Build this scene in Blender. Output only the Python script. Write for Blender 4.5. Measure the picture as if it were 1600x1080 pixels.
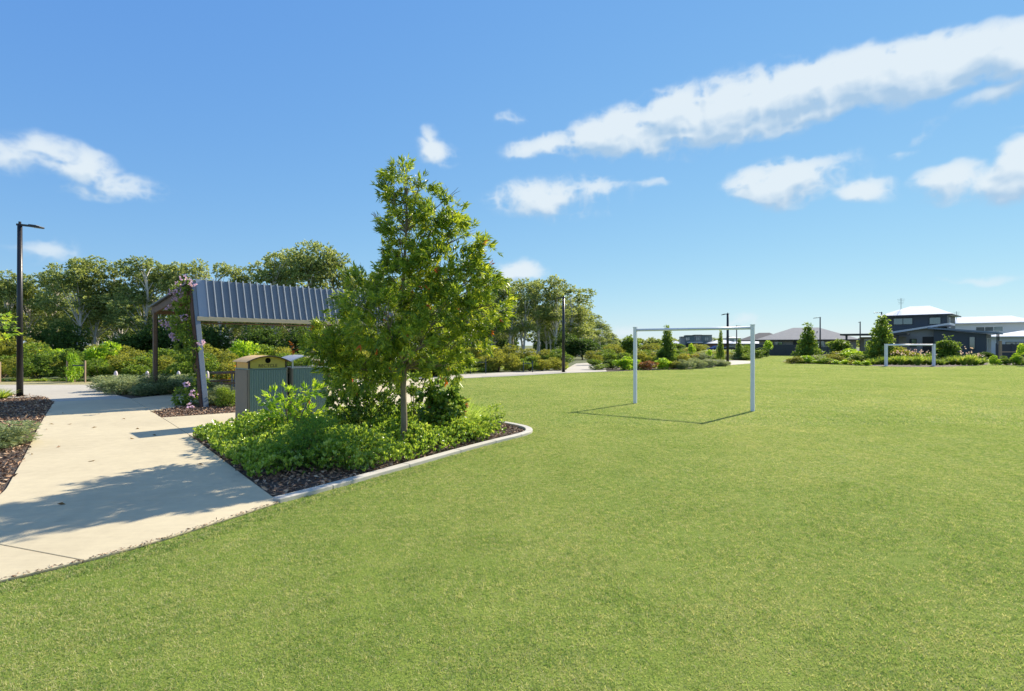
import bpy, bmesh, math, random
import numpy as np
from mathutils import Vector, Matrix
R = math.radians
for o in list(bpy.data.objects): bpy.data.objects.remove(o)
scene = bpy.context.scene
col = scene.collection
# ------------------------------------------------------------------ camera
cam = bpy.data.objects.new('camera', bpy.data.cameras.new('camera'))
col.objects.link(cam)
cam.location = (0, 0, 1.6); cam.rotation_euler = (R(90), 0, 0)
cam.data.sensor_width = 36; cam.data.lens = 19.125
cam.data.clip_start = 0.05; cam.data.clip_end = 6000
scene.camera = cam
# ------------------------------------------------------------------ light
SUN_AZ, SUN_EL = 43.0, 35.5          # degrees clockwise from +Y, above horizon
SKY_STRENGTH, SUN_STRENGTH, EXPOSURE = 0.10, 4.9, 0.8
SKY_OUT = 1/(SKY_STRENGTH*2**EXPOSURE)
SKY_CURVE = ((1.18, .74), (1.24, .55), (1.08, .20))
world = bpy.data.worlds.new('World'); scene.world = world; world.use_nodes = True
sun = bpy.data.objects.new('sun', bpy.data.lights.new('sun', 'SUN')); col.objects.link(sun)
sun.data.energy = SUN_STRENGTH; sun.data.angle = R(0.6); sun.data.color = (1.0, 0.90, 0.74)
sd = Vector((math.sin(R(SUN_AZ))*math.cos(R(SUN_EL)), math.cos(R(SUN_AZ))*math.cos(R(SUN_EL)), math.sin(R(SUN_EL))))
sun.rotation_euler = sd.to_track_quat('Z', 'Y').to_euler()
sun.location = (60, 60, 60)
scene.view_settings.view_transform = 'Standard'; scene.view_settings.look = 'None'
scene.view_settings.exposure = EXPOSURE; scene.view_settings.gamma = 1
scene.view_settings.use_curve_mapping = False

class NT:
    """small helper for node trees"""
    def __init__(s, nt): s.nt = nt; s.n = nt.nodes; s.l = nt.links
    def new(s, t, **kw):
        n = s.n.new(t)
        for k, v in kw.items(): setattr(n, k, v)
        return n
    def put(s, inp, v):
        if isinstance(v, bpy.types.NodeSocket): s.l.new(v, inp)
        else: inp.default_value = v
    def math(s, op, a, b=None, c=None, clamp=False):
        n = s.new('ShaderNodeMath', operation=op, use_clamp=clamp)
        s.put(n.inputs[0], a)
        if b is not None: s.put(n.inputs[1], b)
        if c is not None: s.put(n.inputs[2], c)
        return n.outputs[0]
    def vmath(s, op, a, b=None):
        n = s.new('ShaderNodeVectorMath', operation=op); s.put(n.inputs[0], a)
        if b is not None: s.put(n.inputs[1], b)
        return n.outputs[0]
    def noise(s, vec, scale, detail=4, rough=0.5, out='Fac', dim='3D'):
        n = s.new('ShaderNodeTexNoise', noise_dimensions=dim)
        s.put(n.inputs['Vector'], vec); n.inputs['Scale'].default_value = scale
        n.inputs['Detail'].default_value = detail; n.inputs['Roughness'].default_value = rough
        return n.outputs[out]
    def ramp(s, fac, stops, interp='LINEAR'):
        n = s.new('ShaderNodeValToRGB'); s.put(n.inputs[0], fac); cr = n.color_ramp; cr.interpolation = interp
        while len(cr.elements) < len(stops): cr.elements.new(0.5)
        for e, (p, c) in zip(cr.elements, stops):
            e.position = p; e.color = (*c, 1) if len(c) == 3 else c
        return n.outputs[0]
    def mix(s, fac, a, b, mode='MIX'):
        n = s.new('ShaderNodeMix', data_type='RGBA', blend_type=mode)
        s.put(n.inputs[0], fac)
        for i, v in ((6, a), (7, b)):
            s.put(n.inputs[i], v if isinstance(v, bpy.types.NodeSocket) else (*v, 1))
        return n.outputs[2]
    def smooth(s, v, a, b, lo=0.0, hi=1.0):
        n = s.new('ShaderNodeMapRange', interpolation_type='SMOOTHSTEP'); s.put(n.inputs[0], v)
        n.inputs[1].default_value = a; n.inputs[2].default_value = b
        n.inputs[3].default_value = lo; n.inputs[4].default_value = hi
        return n.outputs[0]

# ---- sky: physical sky with procedural clouds placed by compass direction
def azel(px, py):
    u, v = (px-800)/850, (540-py)/850
    return math.atan2(u, 1), math.atan2(v, math.hypot(u, 1))
CL = [ # px, py, rx, ry, tilt deg, density
 (862,224,95,22,10,.95),(905,215,80,26,14,.9),(960,203,95,44,18,1.1),(1050,185,110,58,14,1.25),(1135,165,100,60,14,1.3),(1235,148,115,64,10,1.35),
 (1330,130,110,60,10,1.35),(1430,112,120,62,8,1.35),(1510,92,110,56,4,1.3),(1610,85,110,60,4,1.3),(1560,152,95,20,6,1.0),
 (1110,208,130,36,8,.9),(960,232,90,20,4,.8),(1260,185,90,30,8,.8),
 (0,248,110,38,0,.75),(75,243,90,42,0,.8),(130,268,80,46,-8,.8),(190,293,120,26,0,.8),(150,305,70,16,0,.7),
 (688,238,46,28,-6,.7),(676,208,20,18,0,.42),(870,308,130,36,2,.85),(930,295,70,34,0,.75),(1022,289,34,10,4,.5),
 (1245,283,120,44,4,.85),(1185,275,66,28,10,.65),(1350,302,60,26,0,.7),(1475,290,74,34,8,.85),(1570,300,90,36,0,.85),(1610,250,66,60,20,1.0),
 (1435,215,60,24,20,.55),(1400,240,24,15,0,.5),(812,428,58,24,4,.7),(72,394,70,26,0,.62),(1160,497,50,13,0,.5),(975,515,42,14,0,.45),
 (1585,508,52,14,0,.45),(1530,432,90,8,0,.3),(800,190,30,14,0,.4),
 (-260,210,160,60,5,.8),(1900,110,180,70,0,1.0),(2150,260,160,60,0,.9),(500,-420,220,90,10,.8),(1300,-500,260,90,0,.8),(-500,-200,240,90,0,.8)]
# cloud layer: computed here as a map over azimuth x elevation (all round the sky), then laid over the physical sky
def vnoise(u, v, seed):
    r_ = np.random.default_rng(seed).random((256, 256)).astype(np.float32)
    iu = np.floor(u).astype(np.int32); iv = np.floor(v).astype(np.int32); fu = (u-iu).astype(np.float32); fv = (v-iv).astype(np.float32)
    fu = fu*fu*fu*(fu*(fu*6-15)+10); fv = fv*fv*fv*(fv*(fv*6-15)+10)
    a, b, c, d = iu & 255, (iu+1) & 255, iv & 255, (iv+1) & 255
    return (r_[a, c]*(1-fu)+r_[b, c]*fu)*(1-fv)+(r_[a, d]*(1-fu)+r_[b, d]*fu)*fv
def fbm(u, v, f, octs, seed, gain=.55, billow=False):
    s_ = 0; t_ = 0; a = 1.0
    for k in range(octs):
        n_ = vnoise(u*f+17.3*k, v*f+5.1*k, seed+k)
        if billow: n_ = 1-np.abs(2*n_-1)
        s_ = s_+n_*a; t_ += a; a *= gain; f *= 2.03
    return s_/t_
crng = random.Random(44)                                     # unseen clouds added out of frame to whiten the ambient light
for k in range(64):
    a_ = crng.uniform(52, 308); e_ = crng.uniform(7, 56)
    CL.append(('sky', R(a_ if a_ < 180 else a_-360), R(e_), R(crng.uniform(5, 15))/max(.5, math.cos(R(e_))), R(crng.uniform(2.2, 5.5)), crng.uniform(-10, 10), crng.uniform(.8, 1.2)))
for k in range(10):
    CL.append(('sky', R(crng.uniform(-48, 48)), R(crng.uniform(42, 57)), R(crng.uniform(6, 14)), R(crng.uniform(2.5, 5))*.9, crng.uniform(-10, 10), crng.uniform(.8, 1.1)))
NA, NE, EMAX = 4096, 700, R(60)
aa, ee = np.meshgrid(np.linspace(-math.pi, math.pi, NA, dtype=np.float32), np.linspace(0, EMAX, NE, dtype=np.float32))
wu = aa+.030*(fbm(aa, ee*1.6, 9, 3, 100)-.5)+.010*(fbm(aa, ee*1.5, 40, 3, 130)-.5); wv_ = ee+.026*(fbm(aa, ee*1.6, 11, 3, 200)-.5)+.010*(fbm(aa, ee*1.5, 40, 3, 230)-.5)
base = np.zeros_like(aa)
for cl_ in CL:
    if cl_[0] == 'sky': _, a, e, ra, re, tl, dn = cl_
    else:
        px, py, rx, ry, tl, dn = cl_; a, e = azel(px, py); a1, _ = azel(px+rx, py); a0, _ = azel(px-rx, py); _, e1 = azel(px, py-ry); _, e0 = azel(px, py+ry)
        ra, re = (a1-a0)/2*1.0, (e1-e0)/2*1.05
    m_ = max(ra, re)*1.3+.04
    i0, i1 = np.clip(np.array([(a-m_+math.pi)/(2*math.pi)*NA, (a+m_+math.pi)/(2*math.pi)*NA]).astype(int), 0, NA)
    j0, j1 = np.clip(np.array([(e-m_)/EMAX*NE, (e+m_)/EMAX*NE]).astype(int), 0, NE)
    if i1 <= i0 or j1 <= j0: continue
    U, V = wu[j0:j1, i0:i1]-a, wv_[j0:j1, i0:i1]-e; cs, sn = math.cos(R(tl)), math.sin(R(tl))
    x_, y_ = (U*cs+V*sn)/ra, (-U*sn+V*cs)/re
    d_ = np.clip(1-np.sqrt(x_*x_+y_*y_), 0, 1)*dn
    b_ = base[j0:j1, i0:i1]; base[j0:j1, i0:i1] = np.log(np.exp(9*b_)+np.exp(9*d_)-1)/9
nb1 = fbm(wu, wv_*1.35, 20, 6, 300, .64, True); nb2 = fbm(wu, wv_*1.9, 7, 4, 400, .5)
gate = np.clip(base/.22, 0, 1)
dens = base*1.42+gate*((nb1-.60)*1.55+(nb2-.5)*1.0)
def blur(x, k):
    for _ in range(2):
        c_ = np.cumsum(np.pad(x, ((k, k), (0, 0)), 'edge'), 0); x = (c_[2*k:]-c_[:-2*k])/(2*k)
        c_ = np.cumsum(np.pad(x, ((0, 0), (k, k)), 'edge'), 1); x = (c_[:, 2*k:]-c_[:, :-2*k])/(2*k)
    return x
sm = lambda x, a, b: (lambda t: t*t*(3-2*t))(np.clip((x-a)/(b-a), 0, 1))
dn_ = np.clip(dens, 0, 1.4); big = blur(dn_, 7); cover_ = sm(dens, -.02, .85)*(.50+.48*sm(big, .12, .85)); sml = blur(dn_, 2)
up = lambda x, k, l: np.roll(np.vstack([x[k:], np.repeat(x[-1:], k, 0)]), -l, 1)
lit = .60+.95*(big-up(big, 20, 8))+.9*(sml-up(sml, 4, 2))+.9*(nb1-.58)-.10*np.clip(big-.5, 0, 1)
lit = np.clip(lit, 0, 1)
img = bpy.data.images.new('cloud_map', NA, NE, alpha=False, float_buffer=False); img.colorspace_settings.name = 'Non-Color'
buf = np.ones((NE, NA, 4), np.float32); buf[..., 0] = cover_; buf[..., 1] = lit; buf[..., 2] = 0
img.pixels.foreach_set(buf.ravel()); img.update(); img.pack()
del buf, big, sml, nb1, nb2, wu, wv_, base, dens, dn_, aa, ee
W = NT(world.node_tree); W.n.clear()
tc = W.new('ShaderNodeTexCoord'); sep = W.new('ShaderNodeSeparateXYZ'); W.l.new(tc.outputs['Generated'], sep.inputs[0])
X, Y, Z = sep.outputs
az = W.math('ARCTAN2', X, Y); hyp = W.math('SQRT', W.math('ADD', W.math('MULTIPLY', X, X), W.math('MULTIPLY', Y, Y)))
el = W.math('ARCTAN2', Z, hyp)
cv = W.new('ShaderNodeCombineXYZ'); W.l.new(W.math('MULTIPLY_ADD', az, 1/(2*math.pi), .5), cv.inputs[0]); W.l.new(W.math('MULTIPLY', el, 1/EMAX), cv.inputs[1])
it = W.new('ShaderNodeTexImage', extension='EXTEND', interpolation='Cubic'); it.image = img; W.l.new(cv.outputs[0], it.inputs[0])
cs_ = W.new('ShaderNodeSeparateXYZ'); W.l.new(it.outputs[0], cs_.inputs[0])
above = W.smooth(el, EMAX, EMAX*.93)
cover = W.math('MULTIPLY', cs_.outputs[0], above)
sky = W.new('ShaderNodeTexSky', sky_type='NISHITA', sun_disc=False)
sky.sun_elevation = R(SUN_EL); sky.sun_rotation = R(SUN_AZ); sky.altitude = 0
sky.air_density = 1.0; sky.dust_density = 0.0; sky.ozone_density = 3.0
# the photograph's colour rendering: one tone curve per channel over the whole sky
ss = W.new('ShaderNodeSeparateXYZ'); W.l.new(sky.outputs[0], ss.inputs[0]); sc_ = W.new('ShaderNodeCombineXYZ')
for i, (gain, gm) in enumerate(SKY_CURVE):
    W.l.new(W.math('MULTIPLY', W.math('POWER', W.math('MULTIPLY', ss.outputs[i], .05), gm), gain*SKY_OUT), sc_.inputs[i])
ccol = W.mix(cs_.outputs[1], tuple(c*SKY_OUT for c in (.42, .60, .80)), tuple(c*SKY_OUT for c in (.80, .89, .95)))
fin = W.mix(W.math('MULTIPLY', cover, .95), sc_.outputs[0], ccol)
bg = W.new('ShaderNodeBackground'); W.l.new(fin, bg.inputs[0]); bg.inputs[1].default_value = SKY_STRENGTH
wo = W.new('ShaderNodeOutputWorld'); W.l.new(bg.outputs[0], wo.inputs[0])

# ------------------------------------------------------------------ survey helpers (site plan measured on the photograph)
def G(px, py):                       # ground point (z = 0)
    q = 1600/(py-540); return ((px-800)/1000*q, .85*q)
def Wd(px, q): return ((px-800)/1000*q, .85*q)
def Zt(py, q): return 1.6+(540-py)/1000*q
rng = np.random.default_rng(7); random.seed(7)

# ------------------------------------------------------------------ materials
MATS = {}
def base_mat(name):
    m = bpy.data.materials.new(name); m.use_nodes = True; t = NT(m.node_tree)
    b = m.node_tree.nodes['Principled BSDF']; MATS[name] = m
    return m, t, b
def obj_co(t): return t.new('ShaderNodeTexCoord').outputs['Object']
def pos_co(t): return t.new('ShaderNodeNewGeometry').outputs['Position']
def paint(name, c, rough=.5, metal=0, var=.12, scale=6, bump=.0, spec=.5):
    m, t, b = base_mat(name); p = pos_co(t)
    n = t.noise(p, scale, 5, .6)
    f = t.math('MULTIPLY_ADD', t.math('SUBTRACT', n, .5), var*2, 1.0)
    mx = t.vmath('SCALE', (*c,)); t.put(mx.node.inputs['Scale'], f)
    t.l.new(mx, b.inputs['Base Color'])
    b.inputs['Roughness'].default_value = rough; b.inputs['Metallic'].default_value = metal
    b.inputs['Specular IOR Level'].default_value = spec
    t.put(b.inputs['Roughness'], t.math('MULTIPLY_ADD', t.noise(p, scale*3, 3), .3, rough-.15))
    if bump:
        bp = t.new('ShaderNodeBump'); bp.inputs['Strength'].default_value = bump; bp.inputs['Distance'].default_value = .01
        t.l.new(t.noise(p, scale*12, 4), bp.inputs['Height']); t.l.new(bp.outputs[0], b.inputs['Normal'])
    return m
def leaf_mat(name, cols, trans=.42, rough=.45, spec=.4, patch=.35, pscale=1.2, gain=1.9):
    """cols: ramp over the per-leaf random value"""
    m, t, b = base_mat(name); cols = [tuple(min(.8, v*gain) for v in c_) for c_ in cols]
    at = t.new('ShaderNodeAttribute', attribute_name='rnd')
    oi = t.new('ShaderNodeObjectInfo')
    n = t.noise(pos_co(t), pscale, 3)
    f = t.math('ADD', at.outputs['Fac'], t.math('MULTIPLY', t.math('SUBTRACT', n, .5), patch))
    f = t.math('ADD', f, t.math('MULTIPLY', t.math('SUBTRACT', oi.outputs['Random'], .5), .18))
    c = t.ramp(f, [(i/(len(cols)-1), k) for i, k in enumerate(cols)])
    t.l.new(c, b.inputs['Base Color']); b.inputs['Roughness'].default_value = rough
    b.inputs['Specular IOR Level'].default_value = spec
    tr = t.new('ShaderNodeBsdfTranslucent')
    br = t.vmath('MULTIPLY', c, (1.75, 1.5, .8)); t.l.new(br, tr.inputs[0])
    mx = t.new('ShaderNodeMixShader'); mx.inputs[0].default_value = trans
    t.l.new(b.outputs[0], mx.inputs[1]); t.l.new(tr.outputs[0], mx.inputs[2])
    t.l.new(mx.outputs[0], m.node_tree.nodes['Material Output'].inputs[0])
    return m
def bark(name, a, b_, scale=14):
    m, t, b = base_mat(name); p = obj_co(t)
    mp = t.new('ShaderNodeMapping'); t.put(mp.inputs[0], p); mp.inputs['Scale'].default_value = (1, 1, .25)
    n = t.noise(mp.outputs[0], scale, 6, .65)
    t.l.new(t.ramp(n, [(.3, a), (.7, b_)]), b.inputs['Base Color']); b.inputs['Roughness'].default_value = .9
    bp = t.new('ShaderNodeBump'); bp.inputs['Strength'].default_value = .6; bp.inputs['Distance'].default_value = .02
    t.l.new(n, bp.inputs['Height']); t.l.new(bp.outputs[0], b.inputs['Normal'])
    return m
# ground
def lawn_material():
    m, t, b = base_mat('lawn'); p = pos_co(t)
    a = t.noise(p, .35, 4, .6); c = t.noise(p, 2.2, 4, .6); f = t.noise(p, 60, 3, .7)
    k = t.math('ADD', t.math('MULTIPLY', a, .45), t.math('ADD', t.math('MULTIPLY', c, .25), t.math('MULTIPLY', f, .30)))
    t.l.new(t.ramp(k, [(.3, (.12, .18, .03)), (.5, (.19, .25, .045)), (.68, (.28, .29, .09))]), b.inputs['Base Color'])
    b.inputs['Roughness'].default_value = .95; b.inputs['Specular IOR Level'].default_value = .1
    bp = t.new('ShaderNodeBump'); bp.inputs['Strength'].default_value = .8; bp.inputs['Distance'].default_value = .02
    t.l.new(f, bp.inputs['Height']); t.l.new(bp.outputs[0], b.inputs['Normal'])
lawn_material()
def blade_material(name='grass_blade'):
    m, t, b = base_mat(name); p = pos_co(t)
    at = t.new('ShaderNodeAttribute', attribute_name='rnd').outputs['Fac']
    a = t.noise(p, .30, 4, .6); c = t.noise(p, 1.9, 4, .6); d = t.noise(p, 9, 3, .6)
    k = t.math('ADD', t.math('MULTIPLY', at, .70),
        t.math('ADD', t.math('MULTIPLY', a, .30), t.math('ADD', t.math('MULTIPLY', c, .26), t.math('MULTIPLY', d, .22))))
    cc = t.ramp(k, [(.36, (.025, .06, .014)), (.51, (.16, .28, .06)), (.67, (.29, .385, .115)), (.85, (.46, .45, .21)), (1.0, (.70, .62, .38))])
    t.l.new(cc, b.inputs['Base Color']); b.inputs['Roughness'].default_value = .6; b.inputs['Specular IOR Level'].default_value = .25
    tr = t.new('ShaderNodeBsdfTranslucent'); t.l.new(t.vmath('MULTIPLY', cc, (1.3, 1.35, .8)), tr.inputs[0])
    mx = t.new('ShaderNodeMixShader'); mx.inputs[0].default_value = .45
    t.l.new(b.outputs[0], mx.inputs[1]); t.l.new(tr.outputs[0], mx.inputs[2])
    t.l.new(mx.outputs[0], m.node_tree.nodes['Material Output'].inputs[0])
blade_material()
def concrete(name, c1, c2, fine=.12):
    m, t, b = base_mat(name); p = pos_co(t)
    a = t.noise(p, .5, 5, .6); s = t.noise(p, 7, 6, .7); f = t.noise(p, 190, 2, .6)
    k = t.math('ADD', t.math('MULTIPLY', a, .5), t.math('ADD', t.math('MULTIPLY', s, .35), t.math('MULTIPLY', f, fine)))
    br = t.new('ShaderNodeMapping'); t.put(br.inputs[0], p); br.inputs['Rotation'].default_value = (0, 0, R(35)); br.inputs['Scale'].default_value = (.6, 30, 1)
    k = t.math('ADD', k, t.math('MULTIPLY', t.math('SUBTRACT', t.noise(br.outputs[0], 3, 3), .5), .26))
    cc = t.ramp(k, [(.32, c1), (.62, c2)])
    st = t.smooth(t.noise(p, 1.3, 5, .7), .62, .74)
    cc = t.mix(t.math('MULTIPLY', st, .38), cc, (.22, .19, .15))
    t.l.new(cc, b.inputs['Base Color']); b.inputs['Roughness'].default_value = .88
    bp = t.new('ShaderNodeBump'); bp.inputs['Strength'].default_value = .35; bp.inputs['Distance'].default_value = .004
    t.l.new(f, bp.inputs['Height']); t.l.new(bp.outputs[0], b.inputs['Normal'])
concrete('path_concrete', (.45, .385, .255), (.60, .52, .345))
concrete('pale_concrete', (.38, .345, .28), (.50, .46, .38))
concrete('kerb_concrete', (.42, .395, .34), (.56, .53, .46))
def soil(name, c1, c2):
    m, t, b = base_mat(name); p = pos_co(t)
    n = t.noise(p, 22, 7, .75)
    t.l.new(t.ramp(n, [(.35, c1), (.65, c2)]), b.inputs['Base Color']); b.inputs['Roughness'].default_value = .95
    bp = t.new('ShaderNodeBump'); bp.inputs['Strength'].default_value = 1; bp.inputs['Distance'].default_value = .03
    t.l.new(n, bp.inputs['Height']); t.l.new(bp.outputs[0], b.inputs['Normal'])
soil('mulch_soil', (.035, .025, .018), (.13, .095, .07))
soil('forest_soil', (.05, .07, .02), (.12, .14, .05))
soil('dry_grass', (.26, .22, .10), (.42, .37, .17))
def chip_mat():
    m, t, b = base_mat('bark_chip'); at = t.new('ShaderNodeAttribute', attribute_name='rnd').outputs['Fac']
    t.l.new(t.ramp(at, [(0, (.09, .045, .025)), (.4, (.25, .14, .085)), (.8, (.45, .30, .19)), (1, (.66, .50, .34))]), b.inputs['Base Color'])
    b.inputs['Roughness'].default_value = .8
chip_mat()
leaf_mat('main_leaf', [(.020, .042, .008), (.045, .082, .012), (.085, .13, .018), (.14, .185, .022), (.22, .25, .03)], .46, .36, .45, .6, 1.6, 2.35)
leaf_mat('red_leaf', [(.16, .035, .01), (.24, .06, .015), (.30, .10, .02)], .5)
leaf_mat('cover_leaf', [(.035, .075, .013), (.085, .15, .022), (.145, .215, .032), (.24, .30, .08)], .42, .24, .9, .7, 1.8, 2.1)
leaf_mat('lime_leaf', [(.05, .11, .012), (.10, .19, .018), (.19, .27, .03), (.32, .38, .05)], .5, .36, .6, .35, 1.2, 2.1)
leaf_mat('glossy_leaf', [(.025, .06, .014), (.055, .11, .022), (.11, .17, .03), (.22, .27, .06)], .4, .25, .7, .3)
leaf_mat('feather_leaf', [(.035, .085, .018), (.065, .14, .026), (.11, .20, .035)], .46, .5)
leaf_mat('olive_leaf', [(.055, .075, .018), (.10, .125, .025), (.17, .19, .035), (.27, .27, .06)], .45, .5, .3, .5, .5)
leaf_mat('green_leaf', [(.03, .06, .014), (.06, .11, .02), (.11, .17, .028), (.18, .24, .04)], .45, .45, .4, .5, .6)
leaf_mat('grey_leaf', [(.05, .08, .04), (.09, .13, .065), (.17, .21, .12), (.30, .33, .21)], .34, .5, .3, .4, 1.2)
leaf_mat('forest_leaf', [(.028, .048, .016), (.055, .076, .030), (.092, .115, .046), (.15, .17, .075)], .5, .45, .5, .45, .25, 3.5)
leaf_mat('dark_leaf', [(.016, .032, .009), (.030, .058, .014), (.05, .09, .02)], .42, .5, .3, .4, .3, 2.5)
leaf_mat('reed_blade', [(.05, .10, .018), (.10, .17, .03), (.18, .25, .045), (.30, .32, .09)], .45, .4)
leaf_mat('fountain_blade', [(.12, .20, .05), (.20, .30, .08), (.34, .40, .16)], .5, .5)
leaf_mat('white_bloom', [(.40, .28, .33), (.42, .36, .38), (.42, .40, .40)], .3)
leaf_mat('lilac_bloom', [(.25, .19, .36), (.32, .25, .42), (.38, .33, .46)], .4)
leaf_mat('copper_leaf', [(.06, .05, .02), (.14, .07, .03), (.25, .10, .05)], .4)
bark('grey_bark', (.16, .12, .085), (.30, .245, .18))
bark('pale_bark', (.42, .38, .33), (.74, .70, .63), 9)
bark('stem_bark', (.09, .065, .04), (.18, .13, .08))
paint('goal_white', (.74, .75, .80), .42, var=.06)
paint('black_metal', (.018, .017, .018), .38, var=.15)
paint('lens_glass', (.5, .5, .48), .2)
paint('cladding_blue', (.125, .16, .205), .42, 0.35, var=.05, scale=2)
paint('flashing_blue', (.26, .31, .38), .42, 0.3, var=.05, scale=2)
paint('seam_sunlit', (.50, .52, .54), .4, .2, var=.04)  # sun on the rib edges put into the colour as a paler tone
paint('steel_blue', (.16, .195, .235), .45, 0.3, var=.08)
paint('timber_red', (.10, .050, .032), .7, var=.3, scale=14, bump=.3)
paint('timber_brown', (.16, .10, .065), .7, var=.3, scale=14, bump=.3)
paint('cream_metal', (.50, .43, .30), .5, var=.05)
paint('roof_deck', (.14, .15, .16), .5, .2)
paint('bin_green', (.185, .265, .245), .5, var=.06)
paint('bin_bounce_taupe', (.235, .205, .165), .5, var=.08)  # bin metal with warm light bounced off the path mixed into its colour
paint('bin_yellow', (.52, .43, .08), .45, var=.05)
paint('bin_orange', (.62, .40, .10), .45, var=.05)
paint('bin_dark', (.035, .022, .018), .5)
paint('hood_tan', (.62, .43, .22), .75, spec=.2)
paint('hood_silver', (.55, .56, .58), .35, .4)
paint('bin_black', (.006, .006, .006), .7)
paint('letter_brown', (.09, .045, .02), .6)
paint('bollard_white', (.62, .54, .55), .6, var=.1)
paint('stake_wood', (.33, .24, .16), .8, var=.2)
paint('tie_dark', (.03, .05, .07), .6)
paint('house_dark', (.055, .066, .078), .6, var=.06)
paint('house_grey', (.30, .29, .28), .7, var=.06)
paint('house_white', (.62, .64, .66), .7, var=.04)
paint('house_taupe', (.26, .23, .20), .7, var=.05)
paint('house_green', (.11, .15, .15), .6)
paint('house_brick', (.20, .10, .07), .8, var=.15)
paint('dark_opening', (.012, .012, .014), .5)
paint('trim_white', (.68, .68, .68), .5)
paint('trim_dark', (.03, .032, .036), .5)
paint('roof_white', (.62, .62, .64), .4, .1, var=.04)
paint('fence_dark', (.05, .055, .062), .7, var=.08)
paint('car_blue', (.02, .06, .25), .25); paint('car_dark', (.02, .022, .03), .25); paint('car_pale', (.6, .6, .6), .25)
paint('tyre', (.012, .012, .012), .8)
def glass_mat():
    m, t, b = base_mat('window_glass'); b.inputs['Base Color'].default_value = (.16, .20, .22, 1)
    b.inputs['Roughness'].default_value = .06; b.inputs['Metallic'].default_value = .65
glass_mat()
def tile_roof(name, c, wid=.3, run=.35):
    m, t, b = base_mat(name); p = obj_co(t)
    n = t.noise(p, 1.5, 5, .6); n2 = t.noise(p, 14, 3)
    w = t.new('ShaderNodeTexWave', wave_type='BANDS', bands_direction='X'); t.put(w.inputs[0], p); w.inputs['Scale'].default_value = 1/wid/3.14*1.57
    f = t.math('MULTIPLY_ADD', t.math('ADD', t.math('SUBTRACT', n, .5), t.math('SUBTRACT', n2, .5)), .35, 1)
    mx = t.vmath('SCALE', (*c,)); t.put(mx.node.inputs['Scale'], f); t.l.new(mx, b.inputs['Base Color'])
    b.inputs['Roughness'].default_value = .9; b.inputs['Specular IOR Level'].default_value = .12
    bp = t.new('ShaderNodeBump'); bp.inputs['Strength'].default_value = .5; bp.inputs['Distance'].default_value = .03
    t.l.new(w.outputs['Fac'], bp.inputs['Height']); t.l.new(bp.outputs[0], b.inputs['Normal'])
tile_roof('roof_grey_tile', (.34, .33, .315)); tile_roof('roof_sheet_white', (.78, .80, .82), .4); tile_roof('roof_dark_tile', (.12, .12, .125))
tile_roof('roof_sheet_blue', (.22, .26, .31), .4)

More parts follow.
